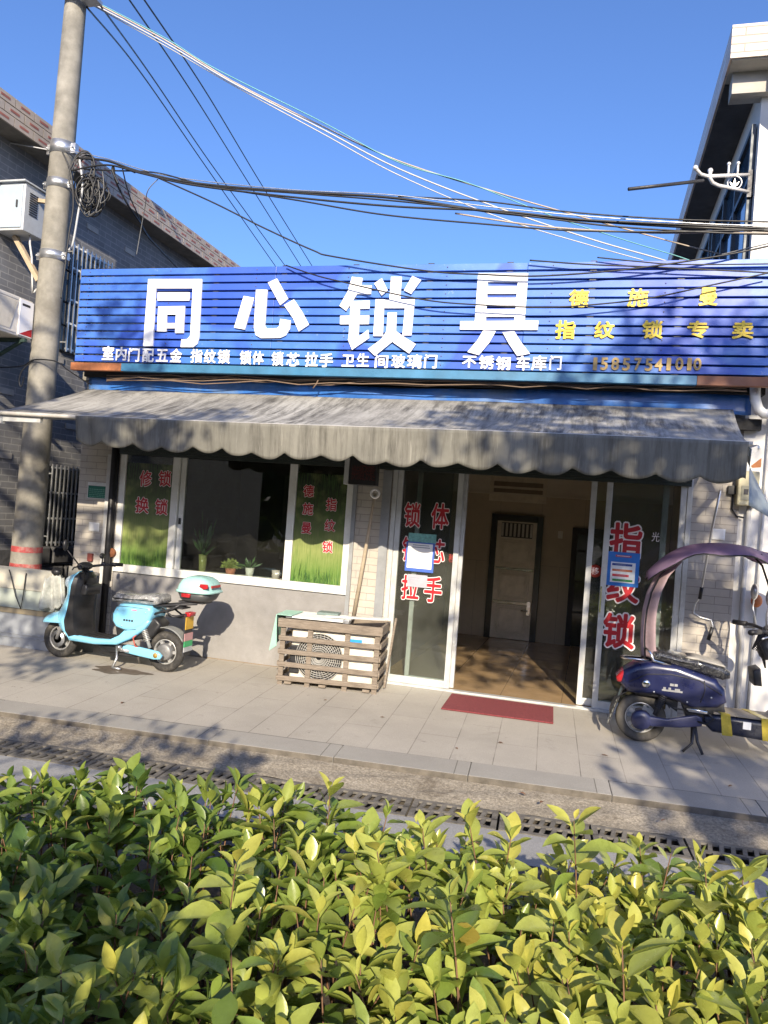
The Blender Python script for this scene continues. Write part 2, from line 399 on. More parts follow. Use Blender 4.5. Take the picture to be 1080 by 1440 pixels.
struct(build(mb, 'ground', m_asph))
mb = MB(); mb.smooth = True
mb.grid(lambda u, v_: kl(-7 + 20*u, 1.75 + 2.35*v_, GZ + .004 + .07*math.sin(math.pi*v_)**.5 + .015*math.sin(u*90+v_*11)), 60, 8)
o = build(mb, 'planting_soil', m_soil); struct(o)

# ---- drain grates
m_iron = M('cast_iron', (.13, .12, .105), .85, .1, .35, 14, .3, 90, (.22, .20, .165))
def grate():
    L_ = .555; W_ = G1 - G0 - .02; ob = MB()
    def loc(a, c_, z=0): return kl(a, G0 + .01 + c_, GZ + .004 + z)
    def bar(a0, c0, a1, c1, wd): 
        p = loc(a0, c0); q = loc(a1, c1); p.z -= .007; q.z -= .007; ob.beam(p, q, wd, .014)
    for c_ in (.018, W_/2, W_-.018): bar(0, c_, L_, c_, .036 if c_ != W_/2 else .026)
    bar(.018, .03, .018, W_-.03, .036); bar(L_-.018, .03, L_-.018, W_-.03, .036)
    for row in (0, 1):
        c0 = .03 + row*(W_/2 - .012); c1 = c0 + W_/2 - .046
        for i in range(7): a = .075 + i*.0665; p = loc(a, c0); q = loc(a - .02, c1); p.z -= .0072; q.z -= .0072; ob.beam(p, q, .026, .0135)
    return ob
g = grate(); lab = 'black cast-iron drain grate in the row between mortar strip and gutter edge'
first = build(g, 'drain_grate', m_iron, at=kl(0, G0, GZ)); tag(first, lab, 'drain grate', 'drain grates along the kerb')
base = first.location.copy()
for i in range(-1, 13):
    s = i*.57
    if i == -1: first.location = base + kd*s; continue
    c_ = first.copy(); link(c_); c_.location = base + kd*s + Vector((0, 0, random.uniform(-.002, .003))); c_.rotation_euler.z = R(random.uniform(-.4, .4))

# ================================================================== LEFT GREY BRICK BUILDING
LX = -4.75
m_gbrick = brick('grey_wall_brick', 'YZ', .245, .075, .006, (.165, .165, .17), (.21, .21, .212), (.36, .35, .33), .85, .5, dirt=(.13, .13, .135), msmooth=.2, var=.3)
m_soff = M('stained_soffit', (.17, .155, .13), .9, 0, .3, 3, .2, 50, (.06, .055, .045))
m_tile = M('cream_facing_tile', (.42, .36, .30), .6, 0, .12, 6, .1, 60, (.33, .28, .23))
m_tred = M('red_tile_dash', (.30, .11, .08), .6, 0, .25, 9)
m_rock = M('dark_rock_face_block', (.075, .075, .078), .9, 0, .35, 7, .9, 22)
lb = thing('brick_house', 'grey brick house with cream tiled eaves, left of the lock shop', 'house', (LX-3, 2, 0))
zj = PX(155, 293, LX).z; EX = PZ(204, 306, zj).x; zt = PX(200, 270, EX).z
mb = MB(); mb.box(LX-6, LX, -7, 11, 0, zj+.02); build(mb, 'wall', m_gbrick, lb)
mb = MB(); mb.box(LX+.002, EX-.02, -7.2, 11.2, zj, zj+.1); build(mb, 'soffit', m_soff, lb)
mb = MB(); 
FH = max(.3, min(.6, zt - zj)); rows = 3; rh = FH/rows; tw = .30
mb.box(LX-6.2, EX-.022, -7.2, 11.2, zj+.102, zj+FH-.004)
for r in range(rows):
    y = -3.2 + (tw/2 if r % 2 else 0)
    while y < 11:
        z0 = zj - .01 + r*rh
        mb.mat(1).box(EX-.022, EX + random.uniform(-.001, .001), y+.005, y+tw-.005, z0+.005, z0+rh-.005)
        mb.mat(2).box(EX-.0, EX+.003, y+tw*.27, y+tw*.73, z0+rh*.38, z0+rh*.62); y += tw
build(mb, 'eaves_fascia', [m_soff, m_tile, m_tred], lb)
mb = MB()
zs = PX(95, 765, LX).z
for r in range(4):
    y = -6 + (.3 if r % 2 else 0); h = (zs)/4
    while y < 3:
        mb.add(*(lambda y0, z0, e: ([(LX+.001, y0, z0), (LX+.001, y0+.57, z0), (LX+.001, y0+.57, z0+h-.012), (LX+.001, y0, z0+h-.012),
               (LX+.06*e, y0+.04, z0+.03), (LX+.06*e, y0+.53, z0+.03), (LX+.06*e, y0+.53, z0+h-.045), (LX+.06*e, y0+.04, z0+h-.045)],
               [(4,5,6,7),(0,1,5,4),(1,2,6,5),(2,3,7,6),(3,0,4,7)]))(y, r*h, random.uniform(.6, 1.1)))
        y += .58
build(mb, 'stone_plinth', m_rock, lb)
m_win = M('dark_window_glass', (.02, .023, .026), .08, 0, .2, 2)
def grille(y0, y1, z0, z1, nb, hb, X=LX):
    wn = MB(); wn.box(X+.002, X+.03, y0, y1, z0, z1); wo = build(wn, 'window', m_win, lb)
    g = MB()
    for z in hb: g.box(X+.10, X+.118, y0, y1, z-.012, z+.012)
    for i in range(nb+1):
        y = y0 + (y1-y0)*i/nb; g.box(X+.119, X+.135, y-.009, y+.009, z0-.02, z1+.02)
    for y in (y0, y1):
        for z in (z0+.1, z1-.1): g.box(X+.03, X+.119, y-.008, y+.008, z-.008, z+.008)
    build(g, 'grille', m_steel, wo)
p = PX(113, 660, LX); q = PX(106, 763, LX)
grille(PX(63, 650, LX).y, p.y, q.z, p.z, 9, [q.z+.02, q.z+(p.z-q.z)*.33, q.z+(p.z-q.z)*.66, p.z-.02])
p = PX(146, 372, LX); q = PX(85, 482, LX)
grille(PX(92, 345, LX).y, p.y, q.z-.1, p.z, 9, [q.z-.08, q.z+.25, q.z+.55, p.z-.3, p.z-.02])
mb = MB()
for (px_, py_) in ((130, 322), (182, 354), (8, 550), (80, 505), (5, 640), (100, 600)):
    c_ = PX(px_, py_, LX); mb.box(LX+.001, LX+.012, c_.y-.12, c_.y+.12, c_.z-.035, c_.z+.035)
build(mb, 'pale_brick', M('pale_brick', (.36, .34, .31), .8), lb)

# ---- air conditioner on the left house
def outdoor_unit(root, c, wx, wy, hz, face, casing):
    """face: unit vector of the fan side in the horizontal plane"""
    pass
ac = thing('air_conditioner', 'cream outdoor air conditioner on a bracket on the grey brick wall', 'air conditioner', tuple(PX(20, 480, LX+.3)))
a0 = PX(-40, 408, LX+.52); a1 = PX(47, 425, LX+.52); zb = PX(40, 478, LX+.52).z; zt_ = a1.z
m_acw = M('cream_ac_casing', (.66, .62, .54), .5, 0, .1, 4, dirt=(.38, .35, .29))
ya0 = a1.y - .95
mb = MB(); mb.box(LX+.16, LX+.52, ya0, a1.y, zb, zt_); build(mb, 'casing', m_acw, ac, bevel=.012)
mb = MB()
for i in range(46):
    y = ya0 + .03 + i*.013; mb.beam((LX+.524, y, zb+.06), (LX+.524, y+.10, zt_-.05), .004, .006)
mb.box(LX+.521, LX+.527, ya0+.02, ya0+.70, zb+.03, zb+.045); mb.box(LX+.521, LX+.527, ya0+.02, ya0+.72, zt_-.04, zt_-.025)
build(mb, 'fan_grille', m_acw, ac)
mb = MB(); mb.box(LX+.521, LX+.535, a1.y-.21, a1.y-.005, zb+.02, zt_-.02)
mb.mat(1).add([(LX+.5365, a1.y-.20, zb+.03), (LX+.5365, a1.y-.01, zb+.03), (LX+.5365, a1.y-.01, zb+.12), (LX+.5365, a1.y-.08, zb+.09)], [(0,1,2,3)])
mb.mat(2).box(LX+.5352, LX+.537, a1.y-.18, a1.y-.06, zt_-.085, zt_-.06)
build(mb, 'front_panel', [m_letter, m_red, m_dark], ac)
mb = MB()
for y in (ya0+.12, a1.y-.12):
    mb = MB(); mb.box(LX+.005, LX+.56, y-.02, y+.02, zb-.045, zb-.004); mb.beam((LX+.02, y, zb-.30), (LX+.5, y, zb-.04), .035, .03); build(mb, 'bracket', M('green_black_bracket', (.03, .06, .05), .6, .2), ac)

# ================================================================== UTILITY POLE
PY_ = -.40
pb = P(38, 800, PY_); pm = P(57, 560, PY_); pt = P(107, 0, PY_)
dirp = (pt - pm)/(pt.z - pm.z)
def pole_at(z): return pm + dirp*(z - pm.z)
def pole_r(z): return .172 - .0078*z
up = thing('utility_pole', 'weathered concrete utility pole with steel bands and faded red rings near its foot', 'pole', tuple(pole_at(0)))
mb = MB(); zs_ = [-.05 + 9.4*i/20 for i in range(21)]
mb.tube([pole_at(z) for z in zs_], [pole_r(z) for z in zs_], 28); build(mb, 'shaft', m_conc, up)
m_redp = M('flaking_red_paint', (.34, .05, .05), .8, 0, .35, 14, .2, 60, (.36, .30, .26))
for (za, zb_) in ((P(40, 776, PY_).z, P(40, 768, PY_).z), (P(40, 800, PY_).z - .05, P(40, 792, PY_).z)):
    mb = MB(); mb.tube([pole_at(za), pole_at(zb_)], [pole_r(za)+.002, pole_r(zb_)+.002], 28, cap=False); build(mb, 'red_ring', m_redp, up)
for py_, hh in ((211, .07), (261, .05), (361, .05)):
    z = P(85, py_, PY_).z; mb = MB(); r_ = pole_r(z)
    mb.tube([pole_at(z-hh), pole_at(z+hh)], [r_+.008, r_+.008], 28); c_ = pole_at(z)
    for sx in (-1, 1):
        mb.box(c_.x+sx*(r_+.03)-.03, c_.x+sx*(r_+.03)+.03, c_.y-.03, c_.y+.03, z-hh*.8, z+hh*.8)
        mb.cyl((c_.x+sx*(r_+.035), c_.y-.07, z), (c_.x+sx*(r_+.035), c_.y+.07, z), .012, seg=8)
    build(mb, 'band', m_steel, up)
zt0 = P(110, 8, PY_).z
mb = MB(); c_ = pole_at(zt0); mb.box(c_.x-.25, c_.x+.36, c_.y-.22, c_.y-.15, zt0+.02, zt0+.10); mb.box(c_.x+.14, c_.x+.34, c_.y-.16, c_.y+.02, zt0-.02, zt0+.02)
build(mb, 'cross_arm', m_steel, up)
# ---- cabinet hanging on the pole
cb = thing('equipment_cabinet', 'pale grey steel cabinet with side louvres hanging on the concrete pole', 'cabinet', tuple(P(20, 330, -.42)))
A = P(37, 256, -.62); B = P(62, 271, -.36); ztc = A.z; zbc = P(35, 323, -.62).z - .0
mb = MB(); x1 = A.x; 
mb.box(x1-.85, x1, -.62, -.28, zbc, ztc); build(mb, 'cabinet_body', M('pale_grey_enamel', (.50, .53, .56), .45, .1, .08, 4, dirt=(.40, .41, .42)), cb, bevel=.006)
mb = MB(); mb.box(x1-.80, x1-.03, -.632, -.622, zbc+.03, ztc-.03); mb.mat(1).box(x1-.10, x1-.08, -.645, -.633, ztc-.28, ztc-.2)
build(mb, 'cabinet_door', [M('blue_grey_enamel', (.42, .50, .58), .4, .1, .08, 4), m_dark], cb, bevel=.003)
mb = MB()
for i in range(10):
    z = ztc - .10 - i*.026; mb.box(x1+.001, x1+.006, -.55, -.42, z, z+.012)
build(mb, 'louvre', m_dark, cb)
mb = MB(); mb.box(x1-.87, x1+.02, -.66, -.26, ztc+.001, ztc+.018); build(mb, 'cabinet_roof', M('pale_grey_enamel', (.5, .53, .56)), cb)
pc = pole_at(zbc-.4)
mb = MB(); mb.beam((x1-.25, -.45, zbc-.005), (pc.x-.12, pc.y-.05, zbc-.52), .06, .05); build(mb, 'bracket', M('bracket_timber', (.42, .33, .22), .7), cb)
mb = MB(); mb.beam((x1, -.4, ztc-.12), (pc.x-.1, pc.y, ztc-.14), .05, .04)
build(mb, 'bracket', M('bracket_timber', (.42, .33, .22), .7), cb)
mb = MB(); mb.tube([(x1-.05, -.45, zbc-.002), (x1-.03, -.46, zbc-.10), (x1+.0, -.45, zbc-.25), (x1+.02, -.44, zbc-.5), (x1+.05, -.45, zbc-.66), (pc.x-.17, pc.y-.02, zbc-.6)], .012, 6)
build(mb, 'cable_tail', m_cablew, cb)

# ================================================================== RIGHT WHITE BUILDING
RX = P(1056, 358, 0).x; RXL = P(1020, 985, 0).x
m_rtile = brick('white_peach_tile', 'XZ', .40, .075, .007, (.58, .54, .50), (.54, .40, .30), (.17, .15, .13), .5, .4, var=.1)
m_rtile2 = brick('white_peach_tile_side', 'YZ', .40, .075, .005, (.74, .71, .68), (.66, .50, .38), (.30, .27, .24), .5, .3, var=.1)
rb = thing('white_house', 'white two-storey house with tiled eaves right of the lock shop', 'house', (RX+3, 4, 0))
zs2 = P(1060, 92, -.3).z; ez0 = P(1028, 80, -.3).z; ez1 = P(1030, 35, -.3).z; ex0 = P(1029, 55, -.3).x
mb = MB()
WY = .02
def wall_y(x0, x1, y0, y1, z0, z1): mb.box(x0, x1, y0, y1, z0, z1)
mb.box(RX, RX+6, WY, 7.5, 2.9, ez0-.03)
mb.box(RXL, RX+6, WY, 7.5, -.02, 2.9)
build(mb, 'wall', m_white, rb)
mb = MB(); mb.box(RXL-.0, RX+6, WY-.006, WY-.0005, -.02, .17); build(mb, 'grey_skirting', M('grey_skirting_paint', (.22, .225, .23), .8), rb)
mb = MB(); mb.box(ex0+.02, RX-.002, WY+.10, 7.6, ez0-.03, ez0+.04); build(mb, 'side_soffit', M('shaded_soffit', (.065, .065, .07), .9, 0, .35, 2, .2, 30, (.035, .034, .034)), rb)  # dark side soffit: shade under the eaves painted into its colour
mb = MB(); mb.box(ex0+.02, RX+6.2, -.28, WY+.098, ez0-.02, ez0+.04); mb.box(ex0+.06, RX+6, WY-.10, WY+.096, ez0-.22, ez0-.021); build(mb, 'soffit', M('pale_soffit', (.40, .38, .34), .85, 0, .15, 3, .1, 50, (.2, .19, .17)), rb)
mb = MB(); mb.box(ex0, RX+6.3, -.30, -.281, ez0-.01, ez1); build(mb, 'eaves_fascia', m_rtile, rb)
mb = MB(); mb.box(ex0-.001, ex0+.02, -.281, 7.7, ez0-.01, ez1-.001); build(mb, 'side_fascia', m_rtile2, rb)
mb = MB(); mb.box(ex0+.02, RX+6.3, -.28, 7.7, ez0+.05, ez1-.02); build(mb, 'roof', m_conc, rb)
mb = MB(); zq = ez0-.16; mb.tube([(RX+.0+.1, WY-.22, ez0-.02), (RX+.1, WY-.22, ez0-.32)], .055, 12); mb.tube([(RX+.1, WY-.22, ez0-.32), (RX+.16, WY-.05, ez0-.5), (RX+.34, WY-.05, 5.2), (RX+.36, WY-.05, 3.5)], .05, 10)
build(mb, 'downpipe', m_upvc, rb)
m_bglass = M('blue_reflective_glass', (.03, .10, .17), .07, .3, .2, 1.5)
wy0 = .35
for (y0, y1) in ((.16, 2.6), (2.9, 5.2)):
    mb = MB(); mb.box(RX-.012, RX-.002, y0, y1, 3.7, ez0-.45); wo = build(mb, 'window', m_bglass, rb)
    mb = MB()
    for y in (y0, y0+(y1-y0)*.33, y0+(y1-y0)*.66, y1): mb.box(RX-.05, RX-.0125, y-.03, y+.03, 3.66, ez0-.41)
    for z in (3.68, 5.2, ez0-.43): mb.box(RX-.046, RX-.0127, y0+.03, y1-.03, z-.025, z+.025)
    build(mb, 'frame', M('dark_window_frame', (.06, .07, .08), .5, .3), wo)
mb = MB(); c_ = P(1047, 615, WY); 
mb.prism([P(1030, 598, WY-.004), P(1048, 595, WY-.004), P(1052, 612, WY-.004), P(1033, 613, WY-.004)], (0, -.004, 0)) 
mb = MB(); pts = [P(x, y, WY-.0006) for x, y in ((1056, 655), (1071, 644), (1070, 657), (1058, 658))]
mb.prism(pts[::-1], (0, -.003, 0)); build(mb, 'exposed_brick_patch', M('orange_brick_patch', (.42, .17, .07), .9, 0, .35, 20), rb)

# clothes-line bracket on the white house
YB = .12
bk = thing('clothes_pole_bracket', 'chrome wall bracket with curled ends and a round leaf emblem, holding a pole end', 'bracket', tuple(P(1054, 255, YB)))
m_brk = M('bright_satin_steel', (.78, .76, .74), .35, .35, .05, 8)
mb = MB()
top = [P(x, y, YB-(1054-x)*.006) for x, y in ((1054, 246), (1020, 247), (995, 248), (985, 245), (979, 238), (978, 236))]
low = [P(x, y, YB-(1054-x)*.006) for x, y in ((1052, 270), (1030, 265), (1010, 261), (1002, 257), (998, 250), (999, 240))]
mb.tube(top, .017, 10); mb.tube(low, .017, 10)
for x, y in ((1024, 247), (1037, 246)):
    a_ = P(x, y, YB-(1054-x)*.006); mb.cyl(a_, a_ + Vector((0, 0, .10)), .010, seg=8); mb.ball(a_ + Vector((0, 0, .11)), .018, .018, .018, 8, 6)
for q in (top[-1], low[-1]): mb.ball(q, .024, .024, .024, 10, 8)
build(mb, 'rail', m_brk, bk)
mb = MB(); c_ = P(1033, 257, YB-.12); mb.torus(c_, (0, 1, 0), .062, .006, 24, 6)
for k in (-1, 0, 1):
    tip = c_ + Vector((k*.042, 0, .045 if k == 0 else .012)); rt = c_ + Vector((0, 0, -.04)); md = (tip+rt)/2; sd = (tip-rt).normalized().cross(Vector((0, 1, 0)))*.009
    mb.prism([rt, md+sd, tip, md-sd], (0, .006, 0))
build(mb, 'leaf_emblem', m_brk, bk)
mb = MB(); q = P(1055, 246, YB); mb.box(q.x-.02, q.x+.02, YB-.02, YB+.02, P(1055, 278, YB).z, P(1055, 240, YB).z); mb.box(q.x, RX+.05, YB-.01, YB+.02, q.z-.2, q.z-.15)
build(mb, 'mounting_plate', m_dark, bk)
mb = MB(); mb.tube([P(884, 266, -.75), P(989, 254, -.30)], .016, 8); o = build(mb, 'clothes_pole', m_dark); tag(o, 'dark thin drying pole sticking out leftwards from the chrome bracket', 'pole')

# ================================================================== LOCK SHOP BUILDING
m_ptile = brick('pilaster_tile', 'XZ', .26, .075, .004, (.42, .385, .335), (.47, .43, .375), (.24, .22, .20), .75, .4, dirt=(.34, .32, .30), var=.2)
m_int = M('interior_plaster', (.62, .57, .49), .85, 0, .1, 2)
m_beige = brick('beige_wall_tile', 'XZ', .62, 1.15, .003, (.48, .41, .315), (.52, .445, .345), (.30, .255, .20), .25, .1, var=.15)
m_ftile = brick('brown_floor_tile', 'XY', .6, .6, .004, (.42, .29, .16), (.46, .32, .18), (.2, .14, .08), .13, .08, offset=0, var=.25)
shop = thing('lock_shop', 'single-storey lock shop with grey rendered front, sliding glass door and wide window', 'shop', (-.4, 2, 0))
XL = P(106, 760, 0).x; XWL = P(166, 720, 0).x; XWR = P(494, 740, 0).x
XDL = P(548, 850, 0).x; XDR = P(955, 850, 0).x; XR = RXL - .004
zsill = P(163, 797, 0).z; WT = 2.42; DT = 2.42; RT = 3.15; BY = 3.92
mb = MB(); mb.box(XWL, XWR, 0, .18, -.02, zsill - .0); build(mb, 'wall', m_render, shop)
mb = MB(); mb.box(XL, XR, .004, .2, 2.45, RT-.1); build(mb, 'lintel_wall', m_render, shop)
mb = MB(); mb.box(XL, XWL-.002, -.015, .2, -.02, 2.449); build(mb, 'pilaster', m_ptile, shop)
mb = MB(); mb.box(XWR+.04, XDL-.002, -.008, .2, -.02, 2.449); build(mb, 'pilaster', m_ptile, shop)
xq = P(1020, 900, 0).x
mb = MB(); mb.box(XDR+.05, XR, -.012, .2, -.02, 2.449); build(mb, 'pilaster', m_ptile, shop)
mb = MB(); mb.box(XL, XL+.2, .201, BY, -.02, RT-.1); mb.box(XR-.2, XR-.02, .201, BY, -.02, RT-.1); mb.box(XL, XR, BY+.02, BY+.2, -.02, RT-.1); build(mb, 'outer_wall', m_render, shop)
mb = MB(); mb.box(XL-.05, XR-.01, -.02, BY+.25, RT-.098, RT); build(mb, 'roof', m_conc, shop)
mb = MB(); mb.box(XL+.201, XR-.201, .2, BY-.1, 2.82, 2.84); build(mb, 'ceiling', m_int, shop)
PXW = P(530, 800, 0).x
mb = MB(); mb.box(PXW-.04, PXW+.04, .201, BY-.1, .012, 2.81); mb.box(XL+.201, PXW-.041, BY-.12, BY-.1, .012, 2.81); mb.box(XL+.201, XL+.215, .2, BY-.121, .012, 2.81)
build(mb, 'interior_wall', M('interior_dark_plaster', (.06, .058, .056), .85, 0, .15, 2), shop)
mb = MB(); mb.box(PXW+.041, XR-.22, BY-.02, BY, .012, 2.2); mb.box(XR-.215, XR-.2, .2, BY-.021, .012, 2.81); build(mb, 'tiled_wall', m_beige, shop)
mb = MB(); mb.box(PXW+.041, XR-.22, BY-.02, BY, 2.2, 2.81); mb.box(PXW+.041, XR-.22, BY-.045, BY-.021, 2.17, 2.20); build(mb, 'upper_wall', m_int, shop)
mb = MB(); mb.box(XL+.2, XR-.2, .0, BY, .004, .012); build(mb, 'interior_floor', m_ftile, shop)
mb = MB(); mb.box(XDL, XDR, -.07, .0, .0, .018); build(mb, 'threshold', m_alu, shop)
# dark rolling shutter housing over window and door
mb = MB(); 
for i in range(6): mb.box(XWL, XDR+.03, -.06-.004*(i % 2), .0, 2.21+i*.04, 2.247+i*.04)
build(mb, 'shutter_housing', M('dark_green_shutter', (.035, .045, .04), .5, .3, .25, 6), shop)
# blue fascia board between sign and awning
m_bfas = M('blue_fascia_film', (.03, .13, .42), .35, 0, .3, 3, .25, 8, (.16, .24, .36))
fz0 = P(570, 569, -.12).z; fz1 = P(570, 543, -.12).z
mb = MB(); mb.smooth = True
fx0 = P(126, 535, -.12).x; fx1 = P(1057, 570, -.12).x
mb.grid(lambda u, v_: (fx0 + (fx1-fx0)*u, -.12 - .015*math.sin(u*17)*math.sin(v_*3) - .012*math.sin(u*41+2)*v_, fz0 + .02*math.sin(u*9) + (fz1-fz0)*v_), 120, 4)
build(mb, 'fascia_sheet', m_bfas, shop, solid=.004)
mb = MB(); mb.box(fx0-.05, fx1+.1, -.10, .0, fz0-.12, fz0-.02); mb.box(fx0-.05, fx1+.1, -.16, .0, fz1+.005, fz1+.10); build(mb, 'fascia_batten', M('recess_shade_batten', (.02, .019, .018), .8, 0, .3, 6), shop)  # near-black battens stand in for the shaded recess under the sign

# ---- window
ztop = P(172, 640, 0).z + .02
win = build((lambda b_: (b_.box(XWL+.0, XWR, -.028, .06, zsill-.05, zsill+.04), b_.box(XWL, XWR, -.02, .06, ztop, ztop+.05),
   b_.box(XWL, XWL+.075, -.02, .06, zsill+.041, ztop-.001), b_.box(XWR-.07, XWR, -.02, .06, zsill+.041, ztop-.001)) and b_)(MB()), 'window', m_upvc, shop, bevel=.004)
def xw(px): return P(px, 740, 0).x
a0, a1, a2, a3 = xw(241), xw(252), xw(257), xw(407)
for (x0, x1, y0) in ((xw(238), xw(247.5), -.016), (xw(248.5), xw(255), .012), (xw(403), xw(413.5), -.016)):
    mb = MB(); mb.box(x0, x1, y0, .055, zsill+.041, ztop-.001); build(mb, 'mullion', m_upvc, win, bevel=.004)
mb = MB(); mb.box(xw(250), xw(253), .004, .012, zsill+.55, zsill+.62); build(mb, 'latch', m_black, win)
for (x0, x1) in ((XWL+.075, xw(238)), (xw(413.5), XWR-.07)):
    mb = MB(); mb.box(x0, x1, .0, .006, zsill+.041, ztop-.001); build(mb, 'pane', m_glassw, win)
mb = MB(); mb.box(xw(255), xw(403), .03, .036, zsill+.041, ztop-.001); build(mb, 'pane', m_glassw, win)
# printed grass film, its upper colours darkened for the awning's shade
t = NT('shaded_grass_film_print')
sp = t.n('SeparateXYZ'); t.l(t.coord('Generated'), sp.inputs[0])
g_ = t.ramp(sp.outputs[2], [(0, (.07, .17, .03)), (.12, (.15, .235, .06)), (.3, (.25, .285, .10)), (.5, (.12, .14, .06)), (.7, (.055, .07, .028)), (.88, (.025, .03, .018)), (1, (.012, .014, .011))])
bl = t.noise(1, 6, .7, t.mapv(t.coord(), (70, 1, 5)))
c = t.mix(t.ramp(bl, [(.45, (0,)*3), (.62, (.5,)*3)]), g_, (.07, .15, .03)); c = t.mix(t.ramp(t.noise(5, 4, .5, t.coord()), [(.5, (0,)*3), (.7, (.4,)*3)]), c, (.30, .33, .12))
t.set(Base_Color=c, Roughness=.25); m_film = t.m
m_gr1 = M('print_grass_dark', (.04, .10, .03), .3); m_gr2 = M('print_grass_bright', (.14, .23, .06), .3)
for (x0, x1, seed) in ((XWL+.08, xw(238)-.004, 3), (xw(413.5)+.004, XWR-.075, 5)):
    rnd = random.Random(seed); mb = MB(); zt_ = zsill + .04 + (ztop - zsill - .05)*.93
    mb.box(x0, x1, -.0012, -.0004, zsill+.042, zt_); fo = build(mb, 'grass_film', m_film, win)
    mb = MB()
    for i in range(130):
        x = rnd.uniform(x0+.01, x1-.02); h = rnd.choice([.06, .09, .12, .16, .22]) * rnd.uniform(.7, 1.2); dx = rnd.uniform(-.03, .03); wd = rnd.uniform(.003, .006)
        dx = max(x0+.004-x, min(x1-.008-x, dx)); yy = -.0022 - .000012*i
        mb.mat(i % 2).add([(x, yy, zsill+.044), (x+wd, yy, zsill+.044), (x+dx*.4+wd*.5, yy, zsill+.044+h*.6), (x+dx, yy, zsill+.044+h)], [(0, 1, 2, 3)])
    build(mb, 'printed_blade', [m_gr1, m_gr2], win)['kind'] = 'stuff'
def decal(parent, items, Y, name='lettering', front=m_red, back=m_vwhite, off=.024, ol=.056):
    """red characters with a white outline stuck on glass: (char, px centre x, y, px width, height)"""
    for ch, cx, cy, wpx, hpx in items:
        c0 = P(cx, cy, Y); sc = (P(cx+10, cy, Y) - P(cx-10, cy, Y)).length/20
        mb = MB()
        mb.mat(1); put_char(mb, ch, c0, wpx*sc*(1+2*(ol-off)), hpx*sc*(1+2*(ol-off)), .0004, ol)
        mb.mat(0); put_char(mb, ch, c0 + Vector((0, -.0016, 0)), wpx*sc, hpx*sc, .0004, off)
        build(mb, name, [front, back], parent)
decal(win, [('修', 205, 673, 17, 20), ('锁', 232, 673, 18, 20), ('换', 200, 710.5, 19, 20), ('锁', 227, 713, 18, 20)], -.003)
decal(win, [('德', 434, 690.5, 15, 16), ('施', 433, 715.5, 15, 16), ('曼', 431, 742.5, 14, 15), ('指', 466, 709.5, 15, 17), ('纹', 464, 739, 15, 16), ('锁', 460.5, 769, 15, 16)], -.003)
# dim red reflection of the LED strip is left to the renderer

# ---- sliding glass door
zdt = DT
def leaf(x0, x1, Y, st0=.055, st1=.055, nm='glass_door', bottom=.07):
    b_ = MB(); b_.box(x0, x0+st0, Y-.022, Y+.022, .02, zdt); b_.box(x1-st1, x1, Y-.022, Y+.022, .02, zdt)
    b_.box(x0+st0, x1-st1, Y-.018, Y+.018, .02, .02+bottom); b_.box(x0+st0, x1-st1, Y-.018, Y+.018, zdt-.07, zdt)
    o_ = build(b_, nm, m_alu, shop, bevel=.003)
    b_ = MB(); b_.box(x0+st0, x1-st1, Y-.003, Y+.003, .02+bottom, zdt-.07); build(b_, 'pane', m_glass, o_)
    return o_
def xd(px): return P(px, 850, 0).x
dl = leaf(XDL, xd(640), 0.0); 
dl2 = leaf(XDL+.2, xd(643.5)+.012, .055, .045, .05)
dr2 = leaf(P(820, 850, .055).x, P(930, 850, .055).x, .055)
dr = leaf(xd(842), XDR, 0.0)
for x_ in (XDR+.002, XDL-.05): mb = MB(); mb.box(x_, x_+.046, -.03, .05, 0, zdt); build(mb, 'door_jamb', m_alu, shop, bevel=.003)
mb = MB(); mb.box(xd(842)+.005, xd(842)+.02, -.05, -.023, .95, 1.2); build(mb, 'pull_handle', m_chrome, dr)
decal(dl, [('锁', 580, 724, 23, 34), ('体', 619, 726, 25, 36), ('锁', 577, 772, 23, 34), ('芯', 613, 775, 25, 33), ('拉', 577, 826, 25, 34), ('手', 609, 829, 25, 36)], -.006)
decal(dr, [('指', 880, 760, 46, 52), ('纹', 876, 824, 46, 50), ('锁', 870, 887, 46, 52)], -.006, off=.03, ol=.072)
m_dimred = M('faded_red_vinyl', (.32, .03, .02), .5, 0, .2, 9)
for (ch, cx, cy, par) in (('移', 635.5, 785, dl), ('移', 837, 803, dr2)):
    Y = -.006 if par is dl else .046
    mb = MB(); c_ = P(cx, cy, Y); 
    if par is dr2: mb.mat(1).cyl(c_, c_ + Vector((0, .0012, 0)), .062, seg=24); mb.mat(0); put_char(mb, ch, c_ + Vector((0, -.0012, 0)), .07, .07, .0008, .0); build(mb, 'push_sticker', [m_vwhite, m_dimred], par)
    else: put_char(mb, ch, c_, .07, .085, .0008, .01); build(mb, 'push_sticker', m_dimred, par)
mb = MB(); put_char(mb, '光', P(922, 755, -.006), .07, .09, .0008, 0); build(mb, 'reflected_lettering', m_vwhite, dr)  # white reflection in the door glass drawn as a solid character
